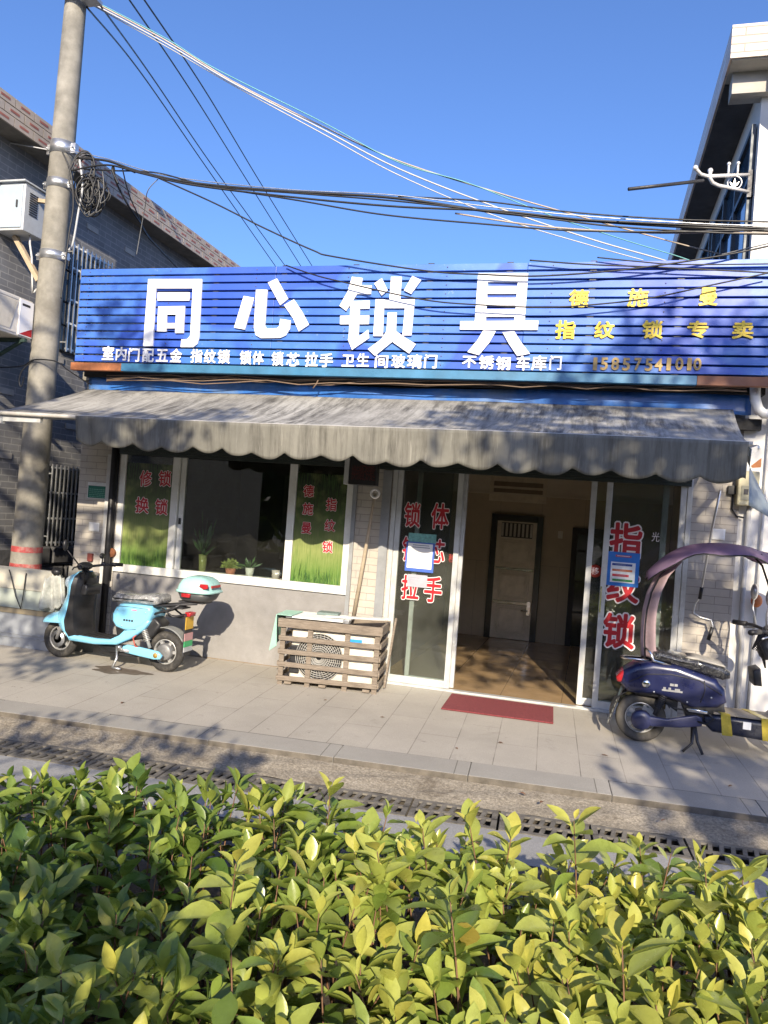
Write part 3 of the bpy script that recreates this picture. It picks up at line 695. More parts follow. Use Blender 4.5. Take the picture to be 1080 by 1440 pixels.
# payment notice without its code: teal header card, white card with blue border, grey slip
mb = MB(); Y = -.012
def card(i, x0, y0, x1, y1, dy, sk=-.03):
    a_ = P(x0, y0, Y); c_ = P(x1, y1, Y); mb.mat(i).box(a_.x, c_.x, Y-dy-.0012, Y-dy, c_.z, a_.z)
card(0, 575, 749, 613, 766, .0); card(1, 572, 761, 609, 806, .003); card(2, 574.5, 763, 606.5, 801, .006); card(3, 573.5, 807, 600, 827, .001)
for i, (x0, x1, y) in enumerate(((581, 604, 766.5), (580, 605, 769.5), (582, 600, 796))): card(4, x0, y, x1, y+1.0, .0085)
for x0, x1, y in ((577, 590, 812), (577, 588, 815)): card(4, x0, y, x1, y+.9, .0035)
build(mb, 'payment_notice', [M('teal_card', (.16, .38, .36), .4, 0, .4, 40), M('blue_card_edge', (.06, .13, .48), .4), m_letter, M('grey_slip', (.40, .40, .46), .5), M('print_grey', (.22, .24, .3), .6)], dl)
mb = MB(); Y = -.012
card(0, 855, 775, 897, 826.5, .0); card(1, 859.5, 789.5, 892, 821, .002)
for k, (i, y, x1) in enumerate(((2, 791.5, 889), (3, 799.5, 889), (4, 806.5, 884), (5, 813.5, 889))):
    card(i, 861, y, x1, y+5.4, .004); card(1, 866, y+1.8, 880, y+3.2, .006)
card(4, 866, 780, 888, 784.5, .002); card(1, 868, 781, 886, 783.2, .004)
build(mb, 'price_poster', [m_bluepl, M('poster_white', (.72, .76, .8), .4), M('poster_navy', (.02, .06, .3), .4), M('poster_orange', (.55, .16, .06), .4), M('poster_red', (.5, .05, .07), .4), M('poster_green', (.03, .28, .07), .4)], dr)
# inner doors
yd = BY - .022
dx0, dx1, dz1 = P(681, 890, yd).x, P(753, 900, yd).x, P(722, 724, yd).z
m_ddoor = M('brushed_bronze_steel', (.66, .59, .50), .36, .3, .2, 6); m_dchr = M('bright_door_steel', (.52, .49, .44), .22, .9, .15, 9)
sd = build((lambda b_: (b_.box(dx0+.09, dx1-.09, yd-.05, yd-.004, .02, dz1-.10),) and b_)(MB()), 'steel_door', m_ddoor, shop)
mb = MB(); mb.box(dx0, dx0+.09, yd-.09, yd-.001, .013, dz1); mb.box(dx1-.09, dx1, yd-.09, yd-.001, .013, dz1); mb.box(dx0+.09, dx1-.09, yd-.09, yd-.001, dz1-.10, dz1); build(mb, 'door_frame', M('dark_chrome_frame', (.09, .09, .092), .22, .6, .25, 5), sd, bevel=.006)
for z0, z1 in ((.08, .52), (.60, 1.03), (1.10, 1.50)):
    mb = MB(); mb.box(dx0+.15, dx1-.15, yd-.062, yd-.051, z0, z1); mb.box(dx0+.21, dx1-.21, yd-.072, yd-.0625, z0+.06, z1-.06); build(mb, 'door_panel', m_ddoor, sd, bevel=.012)
for z0, z1 in ((.08, .52), (.60, 1.03), (1.10, 1.50)):
    mb = MB(); xa, xb = dx0+.175, dx1-.175
    for (u0, u1, v0, v1) in ((xa, xb, z0+.03, z0+.045), (xa, xb, z1-.045, z1-.03), (xa, xa+.016, z0+.046, z1-.046), (xb-.016, xb, z0+.046, z1-.046)): mb.box(u0, u1, yd-.078, yd-.0625, v0, v1)
    build(mb, 'panel_moulding', M('worn_bright_moulding', (.62, .56, .46), .35, .3, .2, 8), sd, bevel=.003)
mb = MB(); mb.box(dx0+.15, dx1-.15, yd-.0525, yd-.0505, 1.535, dz1-.12); build(mb, 'vent_backing', m_black, sd)
mb = MB(); mb.box(dx0+.10, dx1-.10, yd-.066, yd-.051, .54, .585); mb.box(dx0+.10, dx1-.10, yd-.066, yd-.051, 1.045, 1.085); build(mb, 'door_bar', m_dchr, sd, bevel=.004)
mb = MB()
for i in range(8):
    x = dx0+.17 + i*(dx1-dx0-.34)/7.0; mb.box(x-.016, x+.016, yd-.062, yd-.053, 1.55, dz1-.13)
build(mb, 'vent_bar', M('pale_vent_bar', (.5, .48, .44), .5), sd)
mb = MB(); mb.box(dx1-.16, dx1-.11, yd-.085, yd-.068, .40, .60); mb.cyl((dx1-.14, yd-.09, .46), (dx1-.24, yd-.10, .46), .012, seg=8); build(mb, 'lock_handle', m_chrome, sd)
ex0_, ex1_ = P(795, 890, yd).x, P(850, 890, yd).x; ez_ = P(810, 742, yd).z
bd = build((lambda b_: (b_.box(ex0_+.08, ex1_, yd-.04, yd-.004, .02, ez_-.1),) and b_)(MB()), 'inner_door', M('dark_glazed_door', (.03, .032, .035), .12, 0, .2, 2), shop)
mb = MB(); mb.box(ex0_, ex0_+.08, yd-.06, yd-.001, .013, ez_); mb.box(ex0_+.08, ex1_, yd-.06, yd-.001, ez_-.10, ez_)
for i in range(3): mb.box(ex0_+.09, ex1_, yd-.052, yd-.041, .5+i*.45, .53+i*.45)
build(mb, 'door_frame', m_black, bd)
mb = MB(); a_ = P(690, 674, yd); c_ = P(768, 709, yd); mb.box(a_.x, c_.x, yd-.012, yd-.001, c_.z, min(2.8, a_.z+.1)); mb.mat(1)
for z in (.25, .6): mb.box(a_.x+.06, c_.x-.06, yd-.018, yd-.013, c_.z+.05+z*.3, c_.z+.12+z*.3)
build(mb, 'transom_window', [M('transom_reflection_glass', (.62, .56, .46), .3), M('transom_shade', (.22, .17, .12), .4)], shop)  # bright beige reflections on the pane painted into its colour
mb = MB(); c_ = P(788, 752, yd); mb.box(c_.x-.035, c_.x+.035, yd-.01, yd-.001, c_.z-.055, c_.z+.055); build(mb, 'light_switch', m_upvc, shop, bevel=.004)
# pale board and dark cupboards on the back wall of the window room
yb = BY - .122
mb = MB(); mb.box(XL+1.0, XL+2.6, yb-.03, yb-.001, .9, 2.25); mb.mat(1).box(XL+1.08, XL+1.75, yb-.045, yb-.031, .95, 1.95); mb.box(XL+1.9, XL+2.5, yb-.045, yb-.031, .95, 1.85)
build(mb, 'display_board', [M('pale_display_board', (.13, .125, .12), .7), m_black], shop)
mb = MB(); mb.box(XL+.3, PXW-.1, .35, .75, .60, .64); mb.box(XL+.32, PXW-.12, .36, .74, .012, .60); build(mb, 'counter', M('dark_counter', (.05, .04, .035), .4), shop)
# grey steel channels and pipes on the front
mb = MB(); mb.box(XWR+.003, XWR+.045, -.035, .03, 0, 2.2); mb.box(XDL-.16, XDL-.065, -.03, .0, 0, 2.2); build(mb, 'shutter_rail', M('grey_shutter_rail', (.30, .31, .32), .5, .3, .15, 6), shop)
mb = MB(); mb.tube([(XWL-.055, -.06, .0), (XWL-.055, -.06, 2.4)], .038, 10); build(mb, 'downpipe', m_black, shop)
mb = MB(); mb.box(XWL-.16, XWL-.10, -.04, -.016, 0, 2.2); build(mb, 'edge_trim', M('pale_edge_trim', (.5, .5, .49), .6), shop)
mb = MB(); mb.tube([(XWL-.02, -.03, .75), (XWL-.02, -.03, 2.3)], .012, 6); build(mb, 'shutter_rod', m_dark, shop); mb = MB(); mb.lathe((XWL-.02, -.03, zsill+.16), (0, -1, 0), [(0, .0), (0, .055), (.03, .05), (.04, 0)]); build(mb, 'shutter_lock', m_rust, shop)
for q in ((998, 780), ):
    pass

# ================================================================== SHOP SIGN
SY = -.36
zt_s = P(116, 377, SY).z; zb_s = P(98, 508, SY).z; zbb = P(98, 520, SY).z
xs0 = P(107, 450, SY).x; xs1 = P(1080, 450, SY).x + .9
t = NT('blue_sign_slat')
n1 = t.noise(2.2, 9, .7); 
c = t.ramp(t.noise(1.3, 7, .62), [(.30, (.038, .118, .47)), (.55, (.070, .185, .575)), (.80, (.12, .26, .65))])
spz = t.n('SeparateXYZ'); t.l(t.pos(), spz.inputs[0])
low = t.math('MULTIPLY', t.ramp(t.math('DIVIDE', t.math('SUBTRACT', spz.outputs[2], zb_s), zt_s - zb_s), [(.05, (1,)*3), (.30, (0,)*3)]), t.ramp(t.noise(1.9, 8, .7), [(.40, (0,)*3), (.62, (.6,)*3)]))
c = t.mix(low, c, (.05, .20, .40))
c = t.mix(t.ramp(t.noise(9, 10, .75, dist=1.2), [(.62, (0,)*3), (.66, (.6,)*3)]), c, (.30, .40, .62))
c = t.mix(t.ramp(t.noise(1.1, 3, .4, t.mapv(t.pos(), (1, 1, 1), loc=(4.3, 0, 2.2))), [(.515, (0,)*3), (.55, (.8,)*3)]), c, (.032, .085, .46))
t.set(Base_Color=c, Roughness=t.ramp(n1, [(.3, (.3,)*3), (.7, (.5,)*3)])); m_slat = t.m
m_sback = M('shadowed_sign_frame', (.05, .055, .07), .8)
sign = thing('shop_sign', 'long blue slatted sign with big white characters above the lock shop', 'sign', ((xs0+xs1)/2, SY, zbb))
NS = 12; pit = (zt_s - zb_s)/NS
rnd = random.Random(4)
for i in range(NS):
    z0 = zb_s + i*pit; mb = MB(); j = rnd.uniform(-.003, .003)
    for (xa, xb) in ((xs0+.02, xs0+2.4), (xs0+2.402, xs0+5.0), (xs0+5.002, xs1)):
        jj = rnd.uniform(-.002, .002)
        mb.prism([(xa, SY+.035, z0+.004), (xa, SY+jj, z0+.004), (xa, SY+jj, z0+pit-.014), (xa, SY+.035, z0+pit-.014)], (xb-xa, 0, 0))
    build(mb, 'slat', m_slat, sign, bevel=.004)
mb = MB(); xr0 = P(171, 515, SY).x; xr1 = P(980, 535, SY).x
mb.box(xr0+.001, xr1-.001, SY-.012, SY+.05, zbb, zb_s-.012); build(mb, 'bottom_rail', M('teal_blue_rail', (.045, .17, .30), .45, 0, .25, 4), sign, bevel=.004)
mb = MB(); mb.box(xs0-.02, xr0, SY-.012, SY+.05, zbb, zb_s-.012); build(mb, 'rusty_rail_end', m_rust, sign, bevel=.004)
mb = MB(); mb.box(xr1, xs1, SY-.012, SY+.05, zbb, zb_s-.012); build(mb, 'brown_rail_end', m_brown, sign, bevel=.004)
mb = MB()
x = xs0 + .1
while x < xs1: mb.box(x, x+.04, SY+.036, SY+.075, zbb+.01, zt_s-.02); x += 1.02
for z in (zb_s+.3, zt_s-.3): mb.box(xs0+.05, xs1, SY+.076, SY+.11, z, z+.04)
x = xs0+.3
while x < xs1: mb.box(x, x+.05, SY+.111, .0, zb_s+.2, zb_s+.26); x += 1.6
build(mb, 'steel_frame', m_sback, sign)
mb = MB(); mb.box(xs0+.85, xs1, SY+.115, SY+.12, zbb+.1, zt_s-.03); build(mb, 'backing_sheet', M('blue_backing_sheet', (.035, .08, .22), .7), sign)
mb = MB()
for i in range(NS+1):
    z = zb_s + i*pit - .009; x = xs0 + .12
    while x < xs1:
        mb.box(x, x+.06, SY+.012, SY+.034, z-.007, z+.007); x += .78
    if i % 1 == 0:
        for k in range(5): mb.box(xs0+.05+k*.075, xs0+.10+k*.075, SY+.012, SY+.034, z-.007, z+.007)
build(mb, 'slat_clip', m_dark, sign)['kind'] = 'stuff'
mb = MB(); rnd = random.Random(8)
for i in range(NS):
    x = xs0 + .14
    while x < xs1:
        z = zb_s + (i+.45)*pit; mb.cyl((x, SY-.001, z), (x, SY-.005, z), .006, seg=6); x += 1.02
o_ = build(mb, 'slat_screw', M('rusty_screw', (.12, .09, .08), .7), sign); o_['kind'] = 'stuff'
LYP = SY - .022
BIG = {
 '同': (6, [[(265,97),(300,97),(284,380),(243,380)], [(265,97),(492,97),(490,136),(263,136)], [(455,97),(492,97),(479,345),(442,340)], [(405,352),(430,350),(442,336),(479,345),(472,370),(455,384),(402,384)],
   [(306,153),(440,153),(438,188),(304,188)], [(308,213),(420,211),(418,247),(306,247)], [(308,213),(346,213),(341,318),(302,318)], [(384,213),(420,211),(414,325),(379,325)], [(322,283),(400,283),(399,305),(321,305)]]),
 '心': (6, [[(668,168),(712,176),(672,310),(627,302)], [(720,142),(768,142),(757,292),(764,306),(808,304),(818,296),(822,265),(866,272),(862,308),(846,334),(822,345),(740,346),(718,333),(711,300)], [(770,112),(808,95),(855,180),(822,207)], [(838,207),(880,183),(915,236),(943,290),(900,318),(876,262)]]),
 '锁': (7, [[(165,87),(210,93),(201,130),(185,162),(140,231),(112,210),(146,150)], [(190,122),(248,124),(244,160),(180,160)], [(160,190),(240,188),(238,222),(156,223)], [(115,252),(238,250),(235,287),(114,288)], [(160,190),(200,189),(192,345),(150,352)], [(147,350),(196,338),(233,311),(237,346),(165,396)],
   [(330,88),(375,88),(368,190),(322,190)], [(259,116),(291,94),(316,145),(290,167)], [(420,84),(457,102),(415,160),(384,145)], [(265,183),(430,183),(427,220),(263,220)], [(265,183),(302,183),(295,338),(255,338)], [(392,183),(430,183),(416,335),(378,335)],
   [(316,239),(354,239),(350,330),(338,360),(262,421),(232,393),(288,352),(311,318)], [(311,322),(350,316),(390,345),(435,372),(407,412),(340,366)]]),
 '具': (7, [[(697,72),(740,72),(729,285),(682,285)], [(868,72),(908,72),(893,285),(848,285)], [(697,72),(908,72),(906,109),(695,109)], [(720,127),(890,127),(888,159),(718,159)], [(718,176),(888,176),(886,208),(716,208)], [(716,224),(884,224),(882,256),(714,256)], [(622,275),(952,273),(948,312),(620,310)], [(718,315),(772,317),(745,365),(700,418),(652,405),(694,355)], [(800,322),(850,318),(880,366),(916,412),(862,422),(828,372)]]),
}
for ch, (zi, strokes) in BIG.items():
    ox, oy = (120, 360) if zi == 6 else (440, 360); mb = MB()
    for i, st in enumerate(strokes):
        pts = [P(ox + x/3, oy + y/3, LYP) for x, y in st]
        pts = [p_ + Vector((0, -.0005*i, 0)) for p_ in pts]
        a_ = sum((pts[k].x*pts[(k+1) % len(pts)].z - pts[(k+1) % len(pts)].x*pts[k].z) for k in range(len(pts)))
        if a_ < 0: pts = pts[::-1]
        mb.prism(pts[::-1], (0, .02, 0))
    build(mb, 'sign_character', m_letter, sign)
def letters(items, mat_, Y=SY-.008, off=.028, nm='small_sign_character', dep=.006):
    for ch, cx, cy, wpx, hpx in items:
        c_ = P(cx, cy, Y); sc = (P(cx+10, cy, Y) - P(cx-10, cy, Y)).length/20
        mb = MB(); put_char(mb, ch, c_, wpx*sc, hpx*sc, dep, off); build(mb, nm, mat_, sign)
def zz(lst, ox, oy, s): return [(ch, ox + (x0+x1)/2/s, oy + (y0+y1)/2/s, (x1-x0)/s, (y1-y0)/s) for ch, x0, x1, y0, y1 in lst]
letters(zz([('室',72,122,384,436),('内',130,175,388,438),('门',182,230,392,443),('配',241,290,394,445),('五',300,350,396,444),('金',358,408,394,446),
  ('指',445,495,396,448),('纹',502,552,398,450),('锁',558,612,398,452),('锁',652,702,402,456),('体',706,754,404,456),('锁',786,838,406,462),('芯',848,904,410,464),('拉',928,982,408,466),('手',988,1046,412,468)], 120, 360, 3), m_letter)
letters(zz([('卫',122,176,418,466),('生',186,238,412,466),('间',262,318,418,472),('玻',332,390,416,472),('璃',398,460,416,474),('门',470,524,416,474),('不',630,690,422,472),('锈',700,764,420,478),('钢',772,834,424,482),('车',858,916,420,484),('库',922,986,420,484),('门',998,1050,420,482)], 440, 360, 3), m_letter)
letters(zz([('德',135,230,158,246),('施',412,514,152,244),('曼',752,842,146,240),('指',70,166,304,396),('纹',256,352,308,394),('锁',482,582,302,396),('专',696,796,304,394),('卖',910,1012,304,398)], 760, 360, 3.375), m_yellow)
letters(zz([(d_, x0, x0+w_, y0, y0+64) for d_, x0, w_, y0 in (('1',250,20,480),('5',285,36,480),('8',336,38,480),('5',388,38,482),('7',444,36,482),('5',496,36,484),('4',542,38,484),('1',598,22,482),('0',640,38,480),('1',696,22,482),('0',726,38,482))], 760, 360, 3.375), m_gold, off=.03)
# frayed wires between sign and fascia
mb = MB(); rnd = random.Random(9)
for k in range(5):
    pts = [P(x, 527 + (x-110)*.016 + rnd.uniform(-3, 4) + k*1.6, -.22-.02*k) for x in range(150, 1060, 45)]
    mb.tube(pts, .006, 5)
pts = [P(x, y, -.3) for x, y in ((448, 533), (445, 540), (440, 546))]; mb.tube(pts, .007, 5)
o = build(mb, 'loose_wiring', M('dusty_brown_wire', (.19, .13, .09), .7)); tag(o, 'tangle of thin dusty wires running along under the blue sign', 'wiring')

# ================================================================== AWNING
AY0, AY1 = -.10, -1.55
axl = P(125, 548, AY0).x; axr = P(1031, 575, AY0).x; az0 = P(600, 562, AY0).z
azf = P(640, 608, AY1).z
axrf = P(1051, 640, AY1).x
t = NT('mouldy_awning_canvas')
ob_ = t.pos()
streak = t.noise(1, 9, .75, t.mapv(ob_, (13, 1.6, 1.6)), .3)
base_ = t.ramp(t.noise(1.5, 8, .65), [(.3, (.27, .262, .24)), (.7, (.44, .43, .395))])
mask = t.ramp(t.noise(.9, 5, .6, t.mapv(ob_, (1, 1, 1), loc=(3.1, 1.2, 0))), [(.34, (.12,)*3), (.56, (1,)*3)])
dk = t.math('MULTIPLY', t.ramp(streak, [(.40, (0,)*3), (.60, (.9,)*3)]), mask)
c = t.mix(dk, base_, (.05, .047, .043))
c = t.mix(t.math('MULTIPLY', t.ramp(t.noise(38, 7, .8, t.mapv(ob_, (1, .45, .45))), [(.52, (0,)*3), (.62, (.65,)*3)]), t.ramp(t.noise(1.4, 4, .6, t.mapv(ob_, loc=(7, 0, 3))), [(.42, (0,)*3), (.6, (1,)*3)])), c, (.09, .085, .075))
t.set(Base_Color=c, Roughness=.9); t.bump(t.noise(300, 3, .5), .12, .002)
m_canv = t.m
t = NT('mouldy_valance_canvas')
streak = t.noise(1, 9, .75, t.mapv(t.pos(), (16, 1, 1.4)), .2)
base_ = t.ramp(t.noise(1.7, 8, .65), [(.3, (.135, .132, .113)), (.7, (.235, .226, .192))])
c = t.mix(t.ramp(streak, [(.45, (0,)*3), (.64, (.75,)*3)]), base_, (.07, .065, .055))
c = t.mix(t.ramp(t.noise(1, 5, .7, t.mapv(t.pos(), (45, 1, 3))), [(.62, (0,)*3), (.72, (.5,)*3)]), c, (.44, .42, .37))
t.set(Base_Color=c, Roughness=.9)
m_val = t.m
for m_ in (m_canv, m_val):                                          # canvas lets a little light through
    tt = m_.node_tree; b_ = tt.nodes['Principled BSDF']; tl = tt.nodes.new('ShaderNodeBsdfTranslucent'); tl.inputs[0].default_value = (.5, .45, .36, 1)
    mx = tt.nodes.new('ShaderNodeMixShader'); mx.inputs[0].default_value = .06
    tt.links.new(b_.outputs[0], mx.inputs[1]); tt.links.new(tl.outputs[0], mx.inputs[2]); tt.links.new(mx.outputs[0], tt.nodes['Material Output'].inputs[0])
aw = thing('awning', 'mould-streaked cream canvas awning with scalloped front edge over the shop front', 'awning', ((axl+axr)/2, AY0, azf-.3))
mb = MB(); mb.smooth = True
def afab(u, v_):
    x = axl + (axr-axl)*u; x = x + ((axrf-axr)*v_*u); y = AY0 + (AY1-AY0)*v_; z = az0 + (azf-az0)*v_
    z += .030*math.sin(math.pi*v_)*(-1) + .010*math.sin(u*23+v_*2)*math.sin(math.pi*v_) + .006*math.sin(u*61+1)*v_ - .012*v_*math.sin(u*5.5)
    return (x, y, z)
mb.grid(afab, 160, 24); build(mb, 'fabric', m_canv, aw, solid=.003)
# scalloped valance
xv0 = P(108, 590, AY1).x; zbv = P(525, 652, AY1).z
mb = MB(); mb.smooth = True; SW = .305
def val(u, v_):
    x = xv0 + (axrf - xv0)*u; s = (x - xv0)/SW; zt_ = azf + .012 - .012*math.sin(5.5*(x-axl)/(axr-axl))
    zb_ = zbv + .012 + .010*math.sin(s*1.7) + (.052 + .012*math.sin(s*2.9+1))*(1 - abs(math.sin(math.pi*(s + .05*math.sin(s*1.3)))))**1.1 - .02*math.sin(2.2*u)
    y = AY1 - .024 + (.018*math.sin(s*2*math.pi*.5+.4) + .012*math.sin(s*4.1))*v_ + .03*v_
    return (x, y, zt_ + (zb_-zt_)*v_)
mb.grid(val, 360, 10)
build(mb, 'valance', m_val, aw, solid=.003)
mb = MB(); mb.smooth = True                 # torn side flap at the right end
def flap(u, v_): 
    top = Vector((axrf+.004, AY1-.02, azf-.03)); 
    return top + Vector((.02+.26*u*v_*1.0 - .05*u*(1-v_), .30*u + .03*math.sin(v_*5), -(.42+.10*u)*v_ + .10*u*(1-v_)))
mb.grid(flap, 6, 12); build(mb, 'side_flap', M('blue_grey_side_canvas', (.30, .35, .37), .9, 0, .2, 5), aw, solid=.003)
mb = MB(); n_ = 24
mb.tube([(axl-.03 + (axrf+.06-axl)*i/n_, AY1, azf - .012*math.sin(5.5*i/n_)) for i in range(n_+1)], .020, 10); build(mb, 'front_bar', M('worn_white_bar', (.50, .48, .44), .5, .2, .2, 8), aw)
mb = MB(); mb.tube([(axl-.02, AY0+.03, az0+.0), (axr+.02, AY0+.03, az0+.0)], .032, 12); build(mb, 'roller_tube', m_steel, aw)
for x0, sx in ((axl+.35, 1), (axr-.35, -1)):
    e = Vector((x0 - sx*.45, -.75, az0-.42)); mb = MB()
    mb.beam((x0, -.02, az0-.33), e, .03, .05); mb.beam(e, (x0+sx*.0 - sx*.25, AY1+.02, azf-.05), .03, .05); mb.ball(e, .035, .035, .03, 10, 6); build(mb, 'folding_arm', m_steel, aw)
q = P(20, 590, AY1+.05); mb = MB(); mb.box(axl-.0, axl+.55, AY1+.025, AY1+.06, azf-.075, azf-.025); mb.box(axl+.05, axl+.12, AY1+.0, AY1+.05, azf-.10, azf-.05); build(mb, 'end_fitting', m_alu, aw)

# awning crank handles
cr = thing('awning_crank', 'wooden crank pole in a white ring leaning on the pilaster left of the door', 'crank', tuple(P(497, 868, -.08)))
mb = MB(); mb.tube([P(527, 694, -.16), P(523, 720, -.13), P(512, 785, -.09), P(497, 868, -.06)], [.013, .015, .02, .021], 10); build(mb, 'pole', M('pale_crank_wood', (.40, .33, .24), .7, 0, .2, 10), cr)
mb = MB(); mb.torus(P(527.5, 694, -.17), (0, 1, 0), .042, .013, 24, 8); build(mb, 'ring', m_letter, cr)
cr = thing('awning_crank', 'thin steel crank rod with bent grip hanging on the right pilaster', 'crank', tuple(P(985, 845, -.1)))
mb = MB(); mb.tube([P(1013, 690, -.5), P(1001, 745, -.35), P(985, 838, -.14), P(977, 850, -.13), P(975, 862, -.13), P(984, 868, -.13), P(1000, 872, -.13), P(1002, 880, -.13), P(999, 895, -.13)], .010, 8); build(mb, 'rod', m_steel, cr)
mb = MB(); mb.tube([P(1002, 882, -.13), P(996, 900, -.13)], .018, 10); mb.tube([P(984, 842, -.14), P(987, 826, -.17)], .017, 8); build(mb, 'grip', m_black, cr)

# LED strip sign
led = thing('led_sign', 'small black LED box with dim red characters tucked under the awning', 'led sign', tuple(P(505, 680, -.35)))
a_ = P(492, 646, -.40); b_ = P(528, 684, -.40); 
mb = MB(); mb.box(a_.x, b_.x, -.40, -.29, P(510, 682, -.40).z, P(510, 645, -.40).z); build(mb, 'housing', m_black, led, bevel=.004)
mb = MB(); mb.box(a_.x-.05, a_.x-.001, -.405, -.285, P(510, 681, -.4).z-.01, P(510, 645, -.4).z); build(mb, 'end_cap', m_alu, led, bevel=.004)
zc = P(510, 665, -.40).z
for i, ch in enumerate('换锁配钥匙'):
    mb = MB(); x = a_.x + .03 + (b_.x-a_.x-.04)*(i+.5)/5.05; put_char(mb, ch, Vector((x, -.401, zc)), (b_.x-a_.x)/5.6, .15, .001, .0); build(mb, 'led_character', M('unlit_red_led', (.085, .018, .018), .5, 0, .3, 60), led)
mb = MB(); mb.box(a_.x+.05, a_.x+.07, -.35, -.33, P(510, 645, -.4).z, 2.44); mb.box(b_.x-.07, b_.x-.05, -.35, -.33, P(510, 645, -.4).z, 2.44); mb.box(a_.x+.05, b_.x-.05, -.352, 0, 2.40, 2.43); build(mb, 'hanger', m_dark, led)

# small notices on the walls
o = thing('green_notice_plate', 'dark green notice plate with pale lettering on the left pilaster', 'plate', tuple(P(140, 700, -.02)))
a_ = P(124, 680, -.019); b_ = P(157, 703, -.019); mb = MB(); mb.box(a_.x, b_.x, -.024, -.0155, b_.z, a_.z+.02); build(mb, 'plate_frame', m_alu, o)
mb = MB(); mb.box(a_.x+.012, b_.x-.012, -.027, -.0245, b_.z+.008, a_.z-.02); build(mb, 'green_panel', M('dark_green_enamel', (.012, .12, .085), .4), o)
mb = MB(); rnd = random.Random(2)
for r in range(5):
    x = a_.x+.03
    while x < b_.x-.05:
        l_ = rnd.uniform(.008, .03); mb.box(x, x+l_, -.0275, -.0271, b_.z+.02+r*.021, b_.z+.029+r*.021); x += l_ + .007
build(mb, 'print_lines', M('pale_green_print', (.12, .30, .24), .5), o)
def paper(x0, y0, x1, y1, Y, lab):
    a_ = P(x0, y0, Y); b_ = P(x1, y1, Y); mb = MB()
    mb.smooth = True; mb.grid(lambda u, v_: (a_.x + (b_.x-a_.x)*u, Y - .003 - .006*u*v_, b_.z + (a_.z-b_.z)*v_), 6, 6)
    o = build(mb, 'paper_notice', m_paper, solid=.001); tag(o, lab, 'notice')
paper(125.5, 734, 139.5, 748, -.018, 'small blank white paper stuck on the left pilaster under the green plate')
paper(1001, 743, 1019, 760, -.015, 'blank white paper stuck on the right tiled pilaster above the scooter')
mb = MB(); c_ = P(128, 783, -.02); mb.box(c_.x-.03, c_.x+.03, -.05, -.0155, c_.z-.05, c_.z+.04); o = build(mb, 'socket_box', M('dull_red_socket', (.2, .05, .04), .6)); tag(o, 'small dull red socket box low on the left pilaster behind the mirror', 'socket')

# meter box and conduit at the right
mx_ = thing('meter_box', 'pale yellow electric meter box under the torn awning flap', 'meter box', tuple(P(1050, 712, -.1)))
a_ = P(1038, 682, -.14); b_ = P(1066, 712, -.14)
m_mtr = M('yellowed_plastic', (.50, .46, .30), .5, 0, .12, 6)
mb = MB(); mb.box(a_.x, b_.x, -.14, .015, b_.z, P(1050, 662, -.14).z); build(mb, 'box_body', m_mtr, mx_, bevel=.012)
mb = MB(); mb.box(a_.x+.03, b_.x-.03, -.146, -.141, b_.z+.05, b_.z+.18); mb.mat(1).box(a_.x+.05, b_.x-.09, -.149, -.1465, b_.z+.10, b_.z+.15); build(mb, 'meter_window', [M('meter_glass', (.35, .34, .26), .1), m_dark], mx_)
mb = MB(); mb.tube([P(1031, 690, -.03), P(1029, 716, -.03), P(1036, 726, -.03), P(1046, 728, -.03)], .008, 6); mb.box(P(1029, 690, -.05).x-.03, P(1029, 690, -.05).x+.04, -.06, -.012, P(1029, 695, -.05).z, P(1029, 683, -.05).z); build(mb, 'junction_wire', m_black, mx_)
mb = MB(); q = P(1053, 720, -.03); mb.tube([(q.x, -.03, b_.z), (q.x, -.03, .9), (q.x+.02, -.03, .8), (q.x+.02, -.03, .0)], .022, 8); o = build(mb, 'conduit', M('grey_conduit', (.42, .42, .42), .6)); tag(o, 'grey conduit running down the white wall from the meter box', 'conduit')
mb = MB(); q = P(1063, 830, -.02); mb.tube([(q.x+.02, -.02, 2.9), (q.x+.01, -.02, 1.2), (q.x, -.02, .02)], .014, 8); o = build(mb, 'thin_pipe', M('grey_conduit', (.42, .42, .42), .6)); tag(o, 'thin grey pipe down the white wall right of the conduit', 'pipe')
mb = MB(); mb.tube([P(1062, 530, -.2), P(1062, 562, -.2), P(1066, 575, -.2), P(1074, 582, -.2), P(1095, 583, -.2)], .045, 12); o = build(mb, 'bent_drainpipe', m_upvc); tag(o, 'white bent drainpipe coming out under the right end of the blue sign', 'pipe')
mb = MB(); mb.ball(P(1064, 845, -.05), .05, .04, .06, 12, 8); o = build(mb, 'orange_valve', M('orange_valve_paint', (.5, .16, .05), .6, 0, .3, 20)); tag(o, 'small orange valve knob on the white wall behind the canopy strut', 'valve')

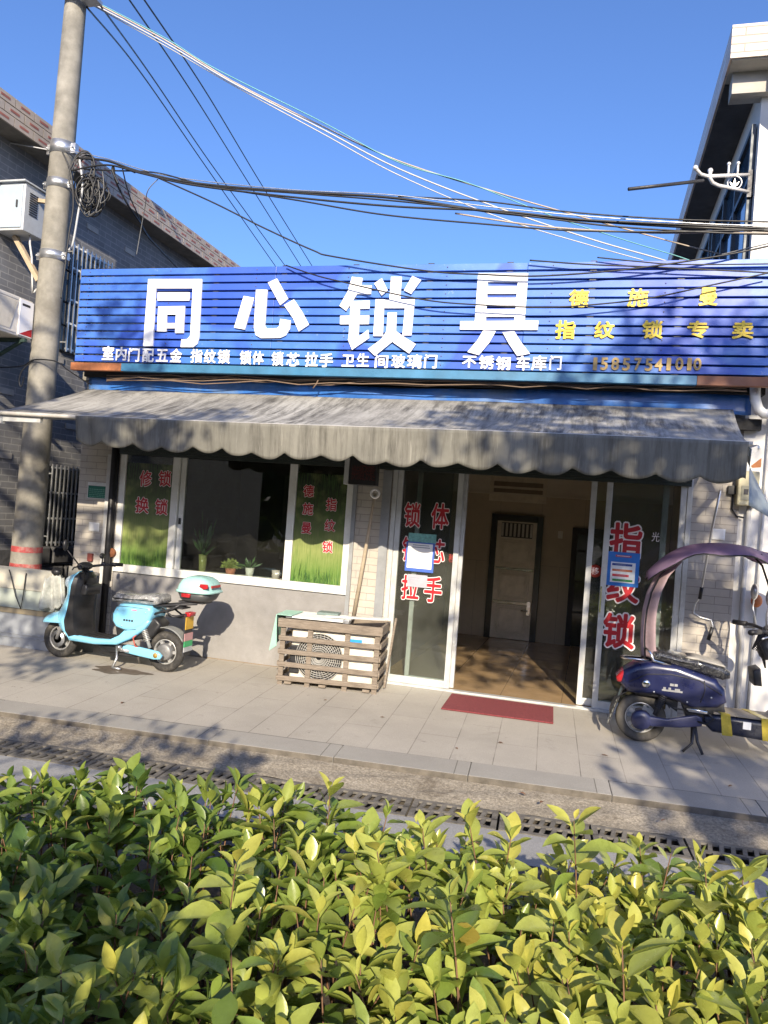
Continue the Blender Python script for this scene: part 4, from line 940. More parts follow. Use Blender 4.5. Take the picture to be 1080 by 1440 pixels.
# ================================================================== WINDOW SILL THINGS
ys = .22; zw = .64
def pot(cx, cy, h, r, m_, name, lab, cat):
    c_ = P(cx, cy, ys); mb = MB(); mb.lathe((c_.x, ys, c_.z), (0, 0, 1), [(0, 0), (0, r*.75), (h, r), (h, r*.88), (h*.85, r*.86), (h*.85, 0)], 20)
    return mb, c_
m_leafs = M('pale_houseplant_leaf', (.30, .36, .10), .5, 0, .3, 12)
m_leafd = M('dark_houseplant_leaf', (.05, .12, .03), .5, 0, .3, 12)
def plant(cx, cy, pr, ph, mp, ml, n, spread, hh, leaf, lab, nm='potted_plant', seed=1):
    c_ = P(cx, cy, ys); z0 = max(zsill+.041, c_.z) if ys < .1 else c_.z
    root = thing(nm, lab, 'plant', (c_.x, ys, z0)); rnd = random.Random(seed)
    mb = MB(); mb.lathe((c_.x, ys, z0), (0, 0, 1), [(0, 0), (0, pr*.75), (ph, pr), (ph, pr*.88), (ph*.85, pr*.86), (ph*.85, 0)], 20); build(mb, 'pot', mp, root)
    mb = MB(); mb.smooth = False
    for i in range(n):
        a = rnd.uniform(0, 6.28); e = rnd.uniform(.1, 1.3); rr = spread*rnd.uniform(.4, 1)
        tip = Vector((c_.x + rr*math.cos(a)*math.cos(e)*1.0, ys + rr*math.sin(a)*math.cos(e), z0 + ph + hh*math.sin(e)*rnd.uniform(.4, 1)))
        d = (tip - Vector((c_.x, ys, z0+ph*.9))).normalized(); sd = d.cross(Vector((rnd.uniform(-1, 1), rnd.uniform(-1, 1), .5))).normalized()
        b0 = tip - d*leaf; mb.add([b0, tip - d*leaf*.5 + sd*leaf*(.3 if leaf < .08 else .1), tip, tip - d*leaf*.5 - sd*leaf*(.3 if leaf < .08 else .1)], [(0, 1, 2, 3)])
        if i % 3 == 0: mb.tube([(c_.x, ys, z0+ph*.85), b0], .003, 4)
    build(mb, 'foliage', ml, root)
mb = MB(); zl = zsill+.02; mb.box(XWL+.08, XWR-.08, .065, .345, zl-.03, zl); o = build(mb, 'window_board', m_upvc, shop)
ys = .2
def sillpt(px): p_ = P(px, 790, ys); return p_
def plant2(px, *a, **k):
    c_ = P(px, 790, ys); k0_ = None
    # project the sill height back to find a matching pixel row
    d = Vector((c_.x, ys, zl)) - CAM; py_ = 720 - FPX*d.dot(UP)/d.dot(FWD); px_ = 540 + FPX*d.dot(RIGHT)/d.dot(FWD)
    return plant(px_, py_, *a, **k)
plant2(325, .062, .075, M('terracotta_pot', (.42, .15, .09), .7), m_leafs, 150, .15, .13, .05, 'bushy pale green plant in a red pot on the shop window sill', seed=3)
plant2(352, .05, .10, M('white_pot', (.66, .64, .6), .5), m_leafd, 26, .20, .16, .11, 'sparse dark plant in a white pot on the window sill', seed=6)
plant2(285, .05, .20, M('yellowish_glass_vase', (.28, .30, .10), .15), m_leafd, 34, .26, .55, .17, 'tall thin dark plant in a yellowish glass vase inside the window', seed=8)
mb = MB(); c_ = P(388, 803, ys); mb.lathe((c_.x, ys, zl), (0, 0, 1), [(0, 0), (0, .042), (.10, .045), (.10, .04), (.02, .036), (.02, 0)], 20); o = build(mb, 'mug', M('pale_pink_mug', (.55, .45, .42), .4)); tag(o, 'pale pink mug standing alone near the right end of the window sill', 'mug')
mb = MB(); c_ = P(401, 775, ys); mb.tube([(c_.x, ys, zl), (c_.x+.01, ys+.01, zl+.28)], .006, 6); o = build(mb, 'stick', m_wood); tag(o, 'thin stick standing upright on the window sill beside the mullion', 'stick')

# ================================================================== DOORMAT
t = NT('red_coil_mat')
t.set(Base_Color=t.ramp(t.noise(140, 4, .7), [(.35, (.11, .018, .022)), (.62, (.30, .062, .068))]), Roughness=.95); t.bump(t.noise(160, 4, .7), .9, .01)
q = [PG(635, 977), PG(620, 998), PG(778, 1019), PG(778, 996)]
mb = MB(); mb.prism([p_ + Vector((0, 0, .004)) for p_ in q], (0, 0, .013))
o = build(mb, 'doormat', t.m, bevel=.004); tag(o, 'dusty red coil doormat in front of the open glass door', 'doormat')

# ================================================================== CRATE WITH AIR CONDITIONER
c0 = PG(390, 962); c1 = PG(528, 977); c2 = PG(547, 962)
cux = (c1 - c0); cw = cux.length; cux.normalize(); cuy = Vector((-cux.y, cux.x, 0)).normalized(); CD = .46; CH = .66
cz = min(c0.z, c1.z)
def cl(u, v_, z): 
    p_ = c0 + cux*u + cuy*v_; return Vector((p_.x, p_.y, cz + z))
crt = thing('wooden_crate', 'weathered slatted wooden crate holding an air conditioner, right of the window', 'crate', tuple(cl(cw/2, CD/2, 0)))
def slat(p0, p1, wd, th, up): 
    b_ = MB(); b_.beam(p0, p1, wd, th, up); o_ = build(b_, 'slat', m_wood, crt, bevel=.002); return o_
nrm = -cuy
for i, z in enumerate((.075, .205, .335, .465)):
    j = random.uniform(-.006, .006)
    slat(cl(-.01, -.012, z+j), cl(cw+.01, -.012, z-j), .020, .046, (0, 0, 1))
    slat(cl(-.012, .0, z+j), cl(-.012, CD, z+j), .020, .042, (0, 0, 1)); slat(cl(cw+.012, .0, z-j), cl(cw+.012, CD, z-j), .022, .05, (0, 0, 1))
    slat(cl(-.01, CD+.012, z), cl(cw+.01, CD+.012, z), .022, .06, (0, 0, 1))
slat(cl(-.03, -.014, .615), cl(cw+.03, -.014, .615), .028, .085, (0, 0, 1)); slat(cl(-.03, CD+.014, .61), cl(cw+.03, CD+.014, .61), .028, .10, (0, 0, 1))
slat(cl(-.012, .01, .61), cl(-.012, CD-.01, .61), .024, .09, (0, 0, 1)); slat(cl(cw+.012, .01, .61), cl(cw+.012, CD-.01, .61), .024, .09, (0, 0, 1))
for u in (.02, cw*.30, cw*.68, cw-.02):
    slat(cl(u, .012, 0), cl(u, .012, CH-.07), .05, .022, tuple(cuy)); slat(cl(u, CD-.012, 0), cl(u, CD-.012, CH-.07), .05, .022, tuple(cuy))
for u in (.1, .45, cw-.1): slat(cl(u, 0, .024), cl(u, CD, .024), .07, .026, (0, 0, 1))
slat(cl(cw+.045, CD*.55, .02), cl(cw+.09, CD*.95, .70), .05, .02, tuple(cux))
acu = thing('air_conditioner', 'cream outdoor air conditioner standing inside the wooden crate', 'air conditioner', tuple(cl(cw/2, CD/2, .04)))
def abox(mb, u0, u1, v0, v1, z0, z1): return mb.prism([cl(u0, v0, z0), cl(u1, v0, z0), cl(u1, v1, z0), cl(u0, v1, z0)], (0, 0, z1-z0))
mb = MB(); abox(mb, .10, cw-.05, .04, CD-.06, .045, .56); build(mb, 'casing', m_acw, acu, bevel=.02)
mb = MB(); fc = cl(cw*.40, .038, .30)
fwd_ = -cuy
def fp(r_, a, d=.0): return fc + cux*(r_*math.cos(a)) + Vector((0, 0, r_*math.sin(a))) + fwd_*d
mb.add([fp(.235, 2*math.pi*i/40, .002) for i in range(40)], [tuple(range(40))]); build(mb, 'fan_opening', m_black, acu)
mb = MB()
for r_ in [.03+.0205*i for i in range(11)]: mb.tube([fp(r_, 2*math.pi*i/36, .02) for i in range(36)], .0035, 5, closed=True)
for k in range(36): mb.tube([fp(.03, 2*math.pi*k/36, .022), fp(.13, 2*math.pi*k/36+.25, .024), fp(.24, 2*math.pi*k/36+.35, .008)], .003, 4)
mb.mat(0); build(mb, 'fan_guard', M('pale_fan_guard', (.40, .39, .36), .5), acu)
mb = MB(); a_ = cl(cw*.66, .037, .44); mb.prism([a_, a_ + cux*.16, a_ + cux*.16 + Vector((0, 0, .07)), a_ + Vector((0, 0, .07))], fwd_*.003); build(mb, 'blue_sticker', M('bright_blue_sticker', (.03, .30, .75), .4), acu)
mb = MB(); abox(mb, .10, .20, .02, .10, .12, .40); build(mb, 'packing_foam', m_black, acu, bevel=.01)
mb = MB(); abox(mb, .03, cw*.66, .02, CD-.02, CH+.004, CH+.022); o = build(mb, 'white_board', m_paper, bevel=.003); tag(o, 'thin white board lying flat on the left half of the wooden crate', 'board')
m_mint = M('mint_cardboard', (.33, .55, .46), .7, 0, .1, 6)
mb = MB(); mb.smooth = False
mb.add([cl(-.055, -.02, CH+.03), cl(.10, -.02, CH+.03), cl(.12, .34, CH+.034), cl(-.05, .32, CH+.034), cl(-.10, -.03, CH-.33), cl(-.02, -.06, CH-.27), cl(-.075, .30, CH-.25)], [(0, 1, 2, 3), (0, 4, 5), (0, 3, 6, 4)])
o = build(mb, 'mint_sheet', m_mint, solid=.006); tag(o, 'mint green sheet folded over the left end of the wooden crate', 'sheet')
mb = MB(); abox(mb, .28, .50, .28, .44, CH+.024, CH+.05); o = build(mb, 'dark_book', M('grey_green_book', (.14, .19, .18), .6), bevel=.004); tag(o, 'grey green flat packet lying at the back of the white board', 'packet')
mb = MB(); mb.beam(cl(cw*.42, .10, CH+.04), cl(cw+.02, .16, CH+.055), .03, .02); mb.beam(cl(cw*.62, .22, CH+.035), cl(cw+.05, .30, CH+.045), .045, .022); o = build(mb, 'steel_bar', m_alu); tag(o, 'bundle of pale aluminium strips lying on the right half of the crate', 'metal strips')
mb = MB(); mb.box(cl(cw*.62, .0, 0).x, cl(cw*.62, .0, 0).x+.06, cl(cw*.62, 0, 0).y, cl(cw*.62, 0, 0).y+.09, cz+CH-.0, cz+CH+.035); o = build(mb, 'metal_clip', m_steel, bevel=.004); tag(o, 'small grey steel fitting standing on the front edge of the crate', 'fitting')

# ================================================================== LOW PANELS AT THE LEFT
lp = thing('panel_stack', 'low stack of pale corrugated sheet panels leaning at the foot of the pole', 'panels', tuple(P(30, 905, -.62)))
m_lpan = M('dusty_cream_panel', (.50, .48, .40), .8, 0, .15, 3, .2, 30, (.38, .37, .33)); m_lpg = M('pale_green_panel', (.36, .40, .36), .7, 0, .2, 3); m_lpb = M('blue_grey_panel', (.26, .28, .31), .7, 0, .2, 3); m_lpt = M('brown_panel_trim', (.26, .22, .15), .8)
lx0, lx1 = -6.6, P(79, 860, -.62).x
zl_ = [P(30, y, -.62).z for y in (909, 863, 856, 829, 800)]
base_z = pave_z(-.62)
mb = MB(); mb.box(lx0, lx1, -.63, -.58, base_z, zl_[1]); 
for z in (base_z+.10, base_z+.14): mb.box(lx0, lx1, -.638, -.631, z, z+.015)
build(mb, 'lower_panel', m_lpb, lp, bevel=.004)
mb = MB(); mb.box(lx0, lx1+.01, -.645, -.57, zl_[1]+.001, zl_[2]); build(mb, 'trim', m_lpt, lp)
mb = MB(); mb.box(lx0, lx1, -.63, -.58, zl_[2]+.001, zl_[3]-.001); build(mb, 'middle_panel', m_lpg, lp, bevel=.004)
mb = MB(); mb.box(lx0, lx1+.0, -.640, -.57, zl_[3], zl_[4]+.01); mb.box(lx0, lx1, -.569, -.545, zl_[3]+.1, zl_[4]-.03); build(mb, 'upper_panel', m_lpan, lp, bevel=.008)
mb = MB(); mb.tube([P(13, 801, -.655), P(16, 812, -.66), P(22, 838, -.66), P(29, 856, -.66), P(33, 835, -.66), P(36, 810, -.66), P(37, 806, -.655)], .006, 5); build(mb, 'string', m_black, lp)
mb = MB(); mb.smooth = True; rnd = random.Random(12)
def rag(u, v_):
    a_ = P(64 + 26*u + 6*v_*(u-.5)*2, 808 + 8*abs(u-.6) + (50 - 12*abs(u-.4)*2)*v_, -.68)
    return a_ + Vector((0, -.03*math.sin(u*16) - .05*math.sin(u*7+1)*v_, .015*math.sin(u*31)))
mb.grid(rag, 40, 16); o = build(mb, 'plastic_bag', M('crumpled_grey_plastic', (.40, .41, .38), .4, 0, .35, 9, .3, 20, (.10, .12, .10)), solid=.004); tag(o, 'crumpled grey plastic sheet hanging beside the blue scooter front', 'plastic sheet')
mb = MB(); mb.smooth = True
mb.ball(P(80, 804, -.66), .06, .05, .04, 14, 10, lambda d: 1 + .25*math.sin(d.x*9)*math.sin(d.z*11)); o = build(mb, 'black_bag', m_black); tag(o, 'crumpled black bag lying on the end of the low pale panels', 'bag')
mb = MB(); mb.prism([(lx1+.012, -.50, base_z), (lx1+.34, -.42, base_z), (lx1+.34, -.40, .86), (lx1+.012, -.48, .92)], (0, .02, 0)); o = build(mb, 'grey_board', M('brown_grey_board', (.17, .165, .15), .85)); tag(o, 'brownish grey board propped on the wall behind the blue scooter', 'board')

# ================================================================== SCOOTERS
def frame(O, d):
    d = Vector((d[0], d[1], 0)).normalized(); s_ = Vector((d.y, -d.x, 0))
    if s_.y > 0: s_ = -s_
    return lambda u, w_, z: O + d*u + s_*w_ + Vector((0, 0, z))
m_rim = M('cast_rim', (.50, .50, .49), .4, .6, .15, 10); m_hub = M('grey_hub', (.22, .22, .22), .5, .5, .2, 10)
def wheel(root, tf, u, r, hubr, spokes, name='wheel', dirty=None):
    ax = tf(0, 1, 0) - tf(0, 0, 0); c_ = tf(u, 0, r)
    b_ = MB(); b_.torus(c_, ax, r-.042, .042, 40, 12, 1.05)
    wo = build(b_, name, dirty or m_rubber, root)
    b_ = MB(); b_.torus(c_, ax, r-.082, .012, 40, 8, 2.2)
    e1 = tf(1, 0, 0) - tf(0, 0, 0)
    for k in range(spokes):
        a = 2*math.pi*k/spokes; d = e1*math.cos(a) + Vector((0, 0, math.sin(a)))
        b_.beam(c_ + d*hubr*.8, c_ + d*(r-.085), .03, .03, tuple(ax))
    build(b_, 'rim', m_rim, wo)
    b_ = MB(); b_.lathe(c_ - ax*.06, ax, [(0, 0), (0, hubr*.8), (.012, hubr), (.108, hubr), (.12, hubr*.8), (.12, 0)], 28); build(b_, 'hub', m_hub, wo)
    return wo
def shell(tf, rows, cols=14, thick=.0, flip=1):
    """leg-shield like surface: rows of (z, u_edge, u_centre, half width)"""
    def fn(i, j):
        q = i*(len(rows)-1); k = min(int(q), len(rows)-2); f = q-k; f = f*f*(3-2*f)*.35 + f*.65
        z, ue, uc, hw = [a + (b-a)*f for a, b in zip(rows[k], rows[k+1])]
        t_ = -1 + 2*j; return tf(ue + (uc-ue)*(1-abs(t_)**2.2), hw*t_, z)
    return fn
def paint(name, col, rough=.25, dirt=None, var=.05): return M(name, col, rough, 0, var, 4, coat=.5, dirt=dirt)

# ---- light blue scooter, nose to the left
O1 = Vector((-2.73, -.78, pave_z(-.78))); T1 = frame(O1, (-1, .0)); 
m_lb = paint('light_blue_paint', (.22, .56, .78), .25, None)
m_lb2 = paint('pale_mint_paint', (.36, .62, .60), .28)
sc = thing('electric_scooter', 'light blue electric scooter with mint top box parked by the grey wall under the window', 'scooter', tuple(O1))
fw = wheel(sc, T1, .625, .205, .06, 5, 'front_wheel'); rw = wheel(sc, T1, -.625, .205, .085, 6, 'rear_wheel')
b = MB(); b.cyl(T1(.625, -.055, .205), T1(.625, -.06, .205), .095, seg=28); b.cyl(T1(.625, .055, .205), T1(.625, .06, .205), .085, seg=28); build(b, 'brake_disc', m_steel, fw)
b = MB()
for w_ in (-.075, .075): b.tube([T1(.625, w_, .205), T1(.57, w_, .36), T1(.50, w_*.8, .52)], [.018, .022, .022], 10)
b.tube([T1(.52, 0, .45), T1(.40, 0, .95)], .024, 12); build(b, 'fork', M('fork_grey', (.35, .35, .35), .4, .5), sc)
# leg shield (blue outside, black inside)
rows = [(.23, .42, .50, .13), (.32, .46, .60, .17), (.42, .47, .68, .185), (.55, .44, .60, .185), (.68, .42, .54, .19), (.80, .41, .55, .19), (.88, .395, .52, .17), (.93, .38, .42, .11)]
b = MB(); b.smooth = True; fs_ = shell(T1, rows); b.grid(fs_, 40, 20); build(b, 'leg_shield', m_lb, sc, solid=.012)
rows2 = [(.26, .30, .30, .135), (.34, .36, .33, .165), (.55, .385, .35, .175), (.70, .37, .30, .18), (.80, .36, .30, .178), (.87, .36, .31, .155), (.925, .37, .35, .10)]
b = MB(); b.smooth = True; b.grid(shell(T1, rows2), 40, 16)
for sgn in (0, 1):                                  # black side walls closing the shield
    b.grid(lambda i, j: (lambda p_, q_: p_ + (q_-p_)*j)(shell(T1, rows)(i, sgn), shell(T1, rows2)(i, sgn)), 40, 2)
build(b, 'inner_shield', m_black, sc)
b = MB(); b.pillow([(.30, .70), (.29, .80), (.34, .82), (.36, .70)], .13, .02); b.tf = T1; bb = MB(T1); bb.pillow([(.275, .70), (.265, .80), (.32, .81), (.35, .70)], .13, .02); build(bb, 'glove_box', M('black_trim', (.03, .03, .032), .35), sc)
b = MB(T1); b.ball((.555, 0, .80), .05, .075, .07, 16, 10); build(b, 'headlight', M('headlight_lens', (.45, .55, .62), .08, .2), sc)
# front mudguard beak
b = MB(T1); b.smooth = True
def beak(i, j):
    a = -1.6 + 3.2*j; u = .46 + .385*i; rr = math.sqrt(max(0, 1-(i**2.4)))
    return (u, .15*rr*math.sin(a), .42 - .035*i*i + .115*rr*math.cos(a) - .03)
b.grid(beak, 16, 16); build(b, 'front_mudguard', m_lb, sc, solid=.008)
# floor
b = MB(T1); b.pillow([(.42, .215), (.44, .26), (.36, .285), (.10, .275), (-.06, .285), (-.16, .34), (-.26, .44), (-.42, .52), (-.50, .52), (-.44, .42), (-.30, .315), (-.14, .235), (.12, .21)], .158, .03); build(b, 'floor_rail', m_lb, sc)
b = MB(T1); b.box(-.12, .36, -.125, .125, .272, .286); build(b, 'floor_mat', m_black, sc, bevel=.004)
b = MB(T1)
for k in range(7): b.box(-.08+k*.06, -.05+k*.06, -.11, .11, .2865, .290)
build(b, 'mat_rib', M('black_trim', (.03, .03, .032), .35), sc)
# seat body
b = MB(T1); b.pillow([(-.10, .62), (-.065, .55), (-.07, .47), (-.12, .41), (-.22, .385), (-.34, .40), (-.44, .45), (-.50, .52), (-.525, .61), (-.50, .665), (-.30, .668), (-.15, .66)], .165, .05, 5); build(b, 'seat_body', m_lb, sc)
b = MB(T1); b.pillow([(-.09, .40), (-.10, .60), (-.20, .64), (-.20, .30), (-.12, .29)], .12, .03); b.pillow([(-.20, .40), (-.52, .55), (-.60, .48), (-.50, .34), (-.25, .28)], .10, .03); build(b, 'inner_body', m_black, sc)
b = MB(T1); b.mat(0)
for k in range(4): b.box(-.235-k*.030, -.213-k*.030, .1655, .1665, .492, .512)
build(b, 'badge', m_dark, sc)
b = MB(T1); b.box(-.36, -.30, .1645, .1665, .605, .618); build(b, 'red_badge', M('pink_badge', (.5, .2, .3), .4), sc)
# seat with plastic wrapping
t = NT('seat_in_clear_plastic'); t.set(Base_Color=t.ramp(t.noise(11, 8, .75, t.coord(), 1.5), [(.38, (.10, .10, .105)), (.55, (.27, .275, .28)), (.68, (.62, .63, .64))]), Roughness=.12, Coat_Weight=.6)
t.bump(t.noise(16, 6, .7, t.coord(), 1.2), .8, .02); m_wrap = t.m
b = MB(T1); b.pillow([(-.05, .665), (-.04, .72), (-.09, .765), (-.22, .755), (-.36, .765), (-.50, .785), (-.565, .765), (-.575, .70), (-.54, .675), (-.30, .668)], .155, .05, 5); build(b, 'seat', m_wrap, sc)
# rack and tail
b = MB(T1)
for w_ in (-.09, .09): b.tube([T1(-.50, w_, .66), T1(-.74, w_, .70), T1(-.98, w_, .735)], .014, 8); b.tube([T1(-.50, w_, .58), T1(-.72, w_, .66), T1(-.80, w_, .71)], .012, 8)
bb = MB(); bb.tf = None
for w_ in (-.09, .09): bb.tube([T1(-.50, w_, .66), T1(-.74, w_, .70), T1(-.98, w_, .735)], .014, 8); bb.tube([T1(-.50, w_, .58), T1(-.72, w_, .66), T1(-.80, w_, .71)], .012, 8); bb.tube([T1(-.60, w_, .65), T1(-.72, w_, .58), T1(-.82, w_*.4, .60)], .010, 8)
bx = MB(T1); bx.box(-.82, -.50, -.08, .08, .66, .675); bx.box(-1.05, -.78, -.10, .10, .735, .75)
bb.add(bx.v, bx.f); build(bb, 'rear_rack', m_dark, sc)
b = MB(T1); LZ = .85
lid = [(-.755, .850), (-.77, .93), (-.82, .985), (-.90, 1.015), (-1.0, 1.01), (-1.09, .975), (-1.14, .91), (-1.15, .855)]
def boxsec(b, prof_rows):          # stacked rounded-rectangle rings: (z, u0, u1, halfwidth)
    vs = []; n = 28
    for z, u0, u1, hw in prof_rows:
        for k in range(n):
            a = 2*math.pi*k/n; ca, sa = math.cos(a), math.sin(a); e = .55
            vs.append(((u0+u1)/2 + (u1-u0)/2*math.copysign(abs(ca)**e, ca), hw*math.copysign(abs(sa)**e, sa), z))
    b.smooth = True; b.add(vs, [(i*n+k, i*n+(k+1) % n, (i+1)*n+(k+1) % n, (i+1)*n+k) for i in range(len(prof_rows)-1) for k in range(n)] + [tuple(range(n))[::-1], tuple(range((len(prof_rows)-1)*n, len(prof_rows)*n))]); b.smooth = False
boxsec(b, [(.755, -1.07, -.82, .13), (.775, -1.10, -.79, .155), (.845, -1.135, -.765, .185)])
tb = build(b, 'top_box', M('dark_grey_plastic', (.055, .058, .062), .45, 0, .1, 6), sc)
b = MB(T1); boxsec(b, [(.846, -1.155, -.748, .203), (.866, -1.155, -.748, .203), (.868, -1.14, -.76, .193), (.92, -1.13, -.775, .185), (.965, -1.10, -.80, .165), (.995, -1.05, -.85, .125), (1.008, -1.0, -.90, .06)]); build(b, 'lid', m_lb2, tb)
m_refl = M('red_reflector', (.36, .02, .025), .15, 0, .2, 20)
b = MB(T1); b.pillow([(-.86, .80), (-.86, .838), (-.955, .838), (-.95, .80)], .012, .006, 2, .185); build(b, 'latch', m_refl, tb)
b = MB(T1); b.pillow([(-1.04, .915), (-1.05, .945), (-1.13, .945), (-1.135, .905), (-1.09, .893)], .01, .004, 2, .176); build(b, 'red_reflector', m_refl, tb)
b = MB(T1); b.box(-1.148, -1.138, -.06, .12, .905, .93); build(b, 'red_reflector', m_refl, tb)
# handlebar
bb = MB(); bb.tube([T1(.40, 0, .92), T1(.385, 0, 1.0)], .03, 12); 
bb.tube([T1(.20, .34, 1.0), T1(.27, .24, 1.005), T1(.36, .10, .985), T1(.385, 0, .98), T1(.36, -.10, .985), T1(.27, -.24, 1.005), T1(.20, -.34, 1.0)], .014, 10); build(bb, 'handlebar', m_dark, sc)
for s_ in (1, -1):
    bb = MB(); bb.tube([T1(.255, s_*.26, 1.005), T1(.195, s_*.36, 1.0)], .021, 10); build(bb, 'grip', m_black, sc)
    bb = MB(); bb.tube([T1(.31, s_*.20, 1.0), T1(.33, s_*.27, .99), T1(.28, s_*.36, .975)], .008, 6); bb.ball(T1(.31, s_*.19, 1.005), .03, .03, .025, 10, 6); build(bb, 'brake_lever', m_dark, sc)
bb = MB(T1); bb.ball((.40, 0, .985), .07, .10, .045, 14, 8); build(bb, 'instrument_cowl', m_black, sc)
bb = MB(); bb.tube([T1(.33, .18, 1.0), T1(.36, .26, 1.09), T1(.40, .30, 1.16)], .007, 6); mc = T1(.42, .31, 1.21)
bb.ball(mc, .022, .034, .058, 14, 8); mir = build(bb, 'mirror', m_black, sc)
bb = MB(); bb.tube([T1(.33, -.18, 1.0), T1(.35, -.22, 1.03), T1(.37, -.25, 1.06)], .007, 6); bb.ball(T1(.385, -.26, 1.085), .022, .04, .032, 14, 8); build(bb, 'mirror', m_black, sc)
bb = MB()
for k in range(3): bb.tube([T1(.34, .12-k*.05, .98), T1(.28, .15-k*.03, .90), T1(.33, .08, .78)], .006, 5)
build(bb, 'cable', m_cable, sc)
# rear suspension, swing arm, mudguard, plate, stand
b = MB(T1); b.pillow([(-.21, .19), (-.22, .235), (-.27, .255), (-.42, .245), (-.62, .225), (-.665, .19), (-.65, .15), (-.58, .14), (-.40, .155), (-.25, .17)], .022, .016, 3, .135); build(b, 'swing_arm_cover', m_lb, sc)
bb = MB(); bb.cyl(T1(-.60, .156, .185), T1(-.60, .160, .185), .026, seg=18); build(bb, 'round_emblem', M('gold_emblem', (.35, .22, .05), .4), sc)
bb = MB()
for w_ in (.10, -.10):
    bb = MB(); bb.tube([T1(-.40, w_, .46), T1(-.50, w_, .24)], .018, 10)
    for k in range(9): f_ = .1 + k*.07; c_ = T1(-.40-.10*f_, w_, .46-.22*f_); bb.torus(c_, T1(-.50, w_, .24) - T1(-.40, w_, .46), .028, .006, 14, 6)
    build(bb, 'shock_absorber', M('shock_white_steel', (.5, .5, .48), .35, .5), sc)
b = MB(T1); b.smooth = True
b.grid(lambda i, j: (-.625 + .25*math.cos(.35 + 2.25*i), -.07 + .14*j, .205 + .25*math.sin(.35 + 2.25*i)), 24, 6); b2 = b
build(b, 'rear_mudguard', M('grey_mudguard', (.20, .205, .20), .55, 0, .15, 6), sc, solid=.008)
b = MB(T1); b.box(-.86, -.845, -.07, .07, .22, .62); b.box(-.85, -.60, -.02, .02, .56, .58)
for k in range(6): b.box(-.86, -.845, -.065+k*.024, -.055+k*.024, .19, .22)
build(b, 'plate_holder', m_dark, sc)
b = MB(T1); b.mat(0).box(-.868, -.861, -.075, .075, .46, .585); b.mat(1).box(-.868, -.861, -.08, .08, .345, .42); b.mat(2).box(-.868, -.861, -.08, .08, .285, .343); b.mat(3).box(-.868, -.861, -.08, .08, .235, .283)
pl = build(b, 'number_plate', [M('yellow_plate', (.60, .36, .04), .5), M('pinkish_plate', (.50, .28, .28), .5), M('green_plate', (.05, .38, .14), .5), M('grey_plate', (.42, .43, .44), .5)], sc)
b = MB(T1); b.pillow([(-.83, .59), (-.84, .635), (-.90, .63), (-.895, .59)], .06, .012); build(b, 'tail_light', m_refl, sc)
bb = MB(); bb.tube([T1(-.12, .10, .22), T1(-.16, .15, .10), T1(-.14, .19, .012)], .013, 8); bb.tube([T1(-.14, .19, .014), T1(-.24, .19, .012)], .012, 8); bb.tube([T1(-.20, -.10, .22), T1(-.23, -.16, .012)], .012, 8); build(bb, 'stand', m_steel, sc)
b = MB(T1); b.pillow([(.10, .20), (-.30, .21), (-.36, .13), (-.10, .11), (.06, .13)], .10, .02); build(b, 'battery_tray', m_black, sc)
bb = MB(); bb.tube([T1(u_, .1585, z_) for u_, z_ in ((-.075, .60), (-.072, .50), (-.13, .425), (-.24, .40), (-.36, .42))], .004, 5); bb.tube([T1(u_, .163, z_) for u_, z_ in ((-.12, .635), (-.30, .64), (-.49, .635))], .003, 5); build(bb, 'panel_seam', m_dark, sc)
bb = MB()
for (u_, z_) in ((-.14, .60), (-.46, .60), (-.20, .44)): bb.cyl(T1(u_, .163, z_), T1(u_, .168, z_), .007, seg=8)
build(bb, 'screw', m_steel, sc)
bb = MB(); bb.tube([T1(-.38, .11, .40), T1(-.33, .15, .33), T1(-.36, .15, .25), T1(-.45, .13, .22)], .008, 6); build(bb, 'brake_hose', M('red_brake_hose', (.35, .05, .03), .5), sc)
bb = MB(); bb.tube([T1(.10, .10, .20), T1(-.05, .12, .16), T1(-.18, .12, .17), T1(-.30, .12, .19)], .009, 6); bb.box(*[0]*6) if False else None; build(bb, 'cable', m_cable, sc)
bb = MB(); bb.tube([T1(-.16, .14, .20), T1(-.30, .14, .19)], .022, 8); bb.cyl(T1(-.18, .10, .22), T1(-.18, .17, .22), .016, seg=10); build(bb, 'stand_hinge', m_steel, sc)
# damp patch below the scooter
mb = MB(); rnd = random.Random(3); n = 40; c_ = Vector((-2.50, -.98, 0))
pts = []
for i in range(n):
    a = 2*math.pi*i/n; r_ = .26*(1 + .18*math.sin(3*a+1) + .12*math.sin(7*a)); p_ = c_ + Vector((1.15*r_*math.cos(a), .5*r_*math.sin(a), 0)); p_.z = pave_z(p_.y) + .002; pts.append(p_)
mb.add(pts, [tuple(range(n))]); struct(build(mb, 'damp_patch', M('damp_stone', (.13, .105, .08), .45, 0, .25, 9)), 'stuff')

# ---- navy scooter with rain canopy, nose to the right
O2 = Vector((2.48, -.87, pave_z(-.87))); T2 = frame(O2, (1, .0))
m_nv = paint('navy_paint', (.010, .014, .062), .3, (.035, .037, .065), .25)
m_dusty = M('dusty_tyre', (.085, .078, .066), .9, 0, .35, 12, .3, 120, (.17, .15, .12))
sc2 = thing('electric_scooter', 'dusty navy electric scooter with purple rain canopy parked at the right', 'scooter', tuple(O2))
rw = wheel(sc2, T2, 0, .205, .07, 5, 'rear_wheel', m_dusty); fw = wheel(sc2, T2, 1.27, .205, .06, 5, 'front_wheel', m_dusty)
b = MB(T2); b.pillow([(-.19, .50), (-.17, .60), (-.08, .665), (.06, .705), (.25, .70), (.55, .62), (.63, .54), (.645, .44), (.58, .385), (.38, .36), (.26, .40), (.10, .435), (-.05, .42), (-.13, .43)], .155, .06, 5); build(b, 'seat_body', m_nv, sc2)
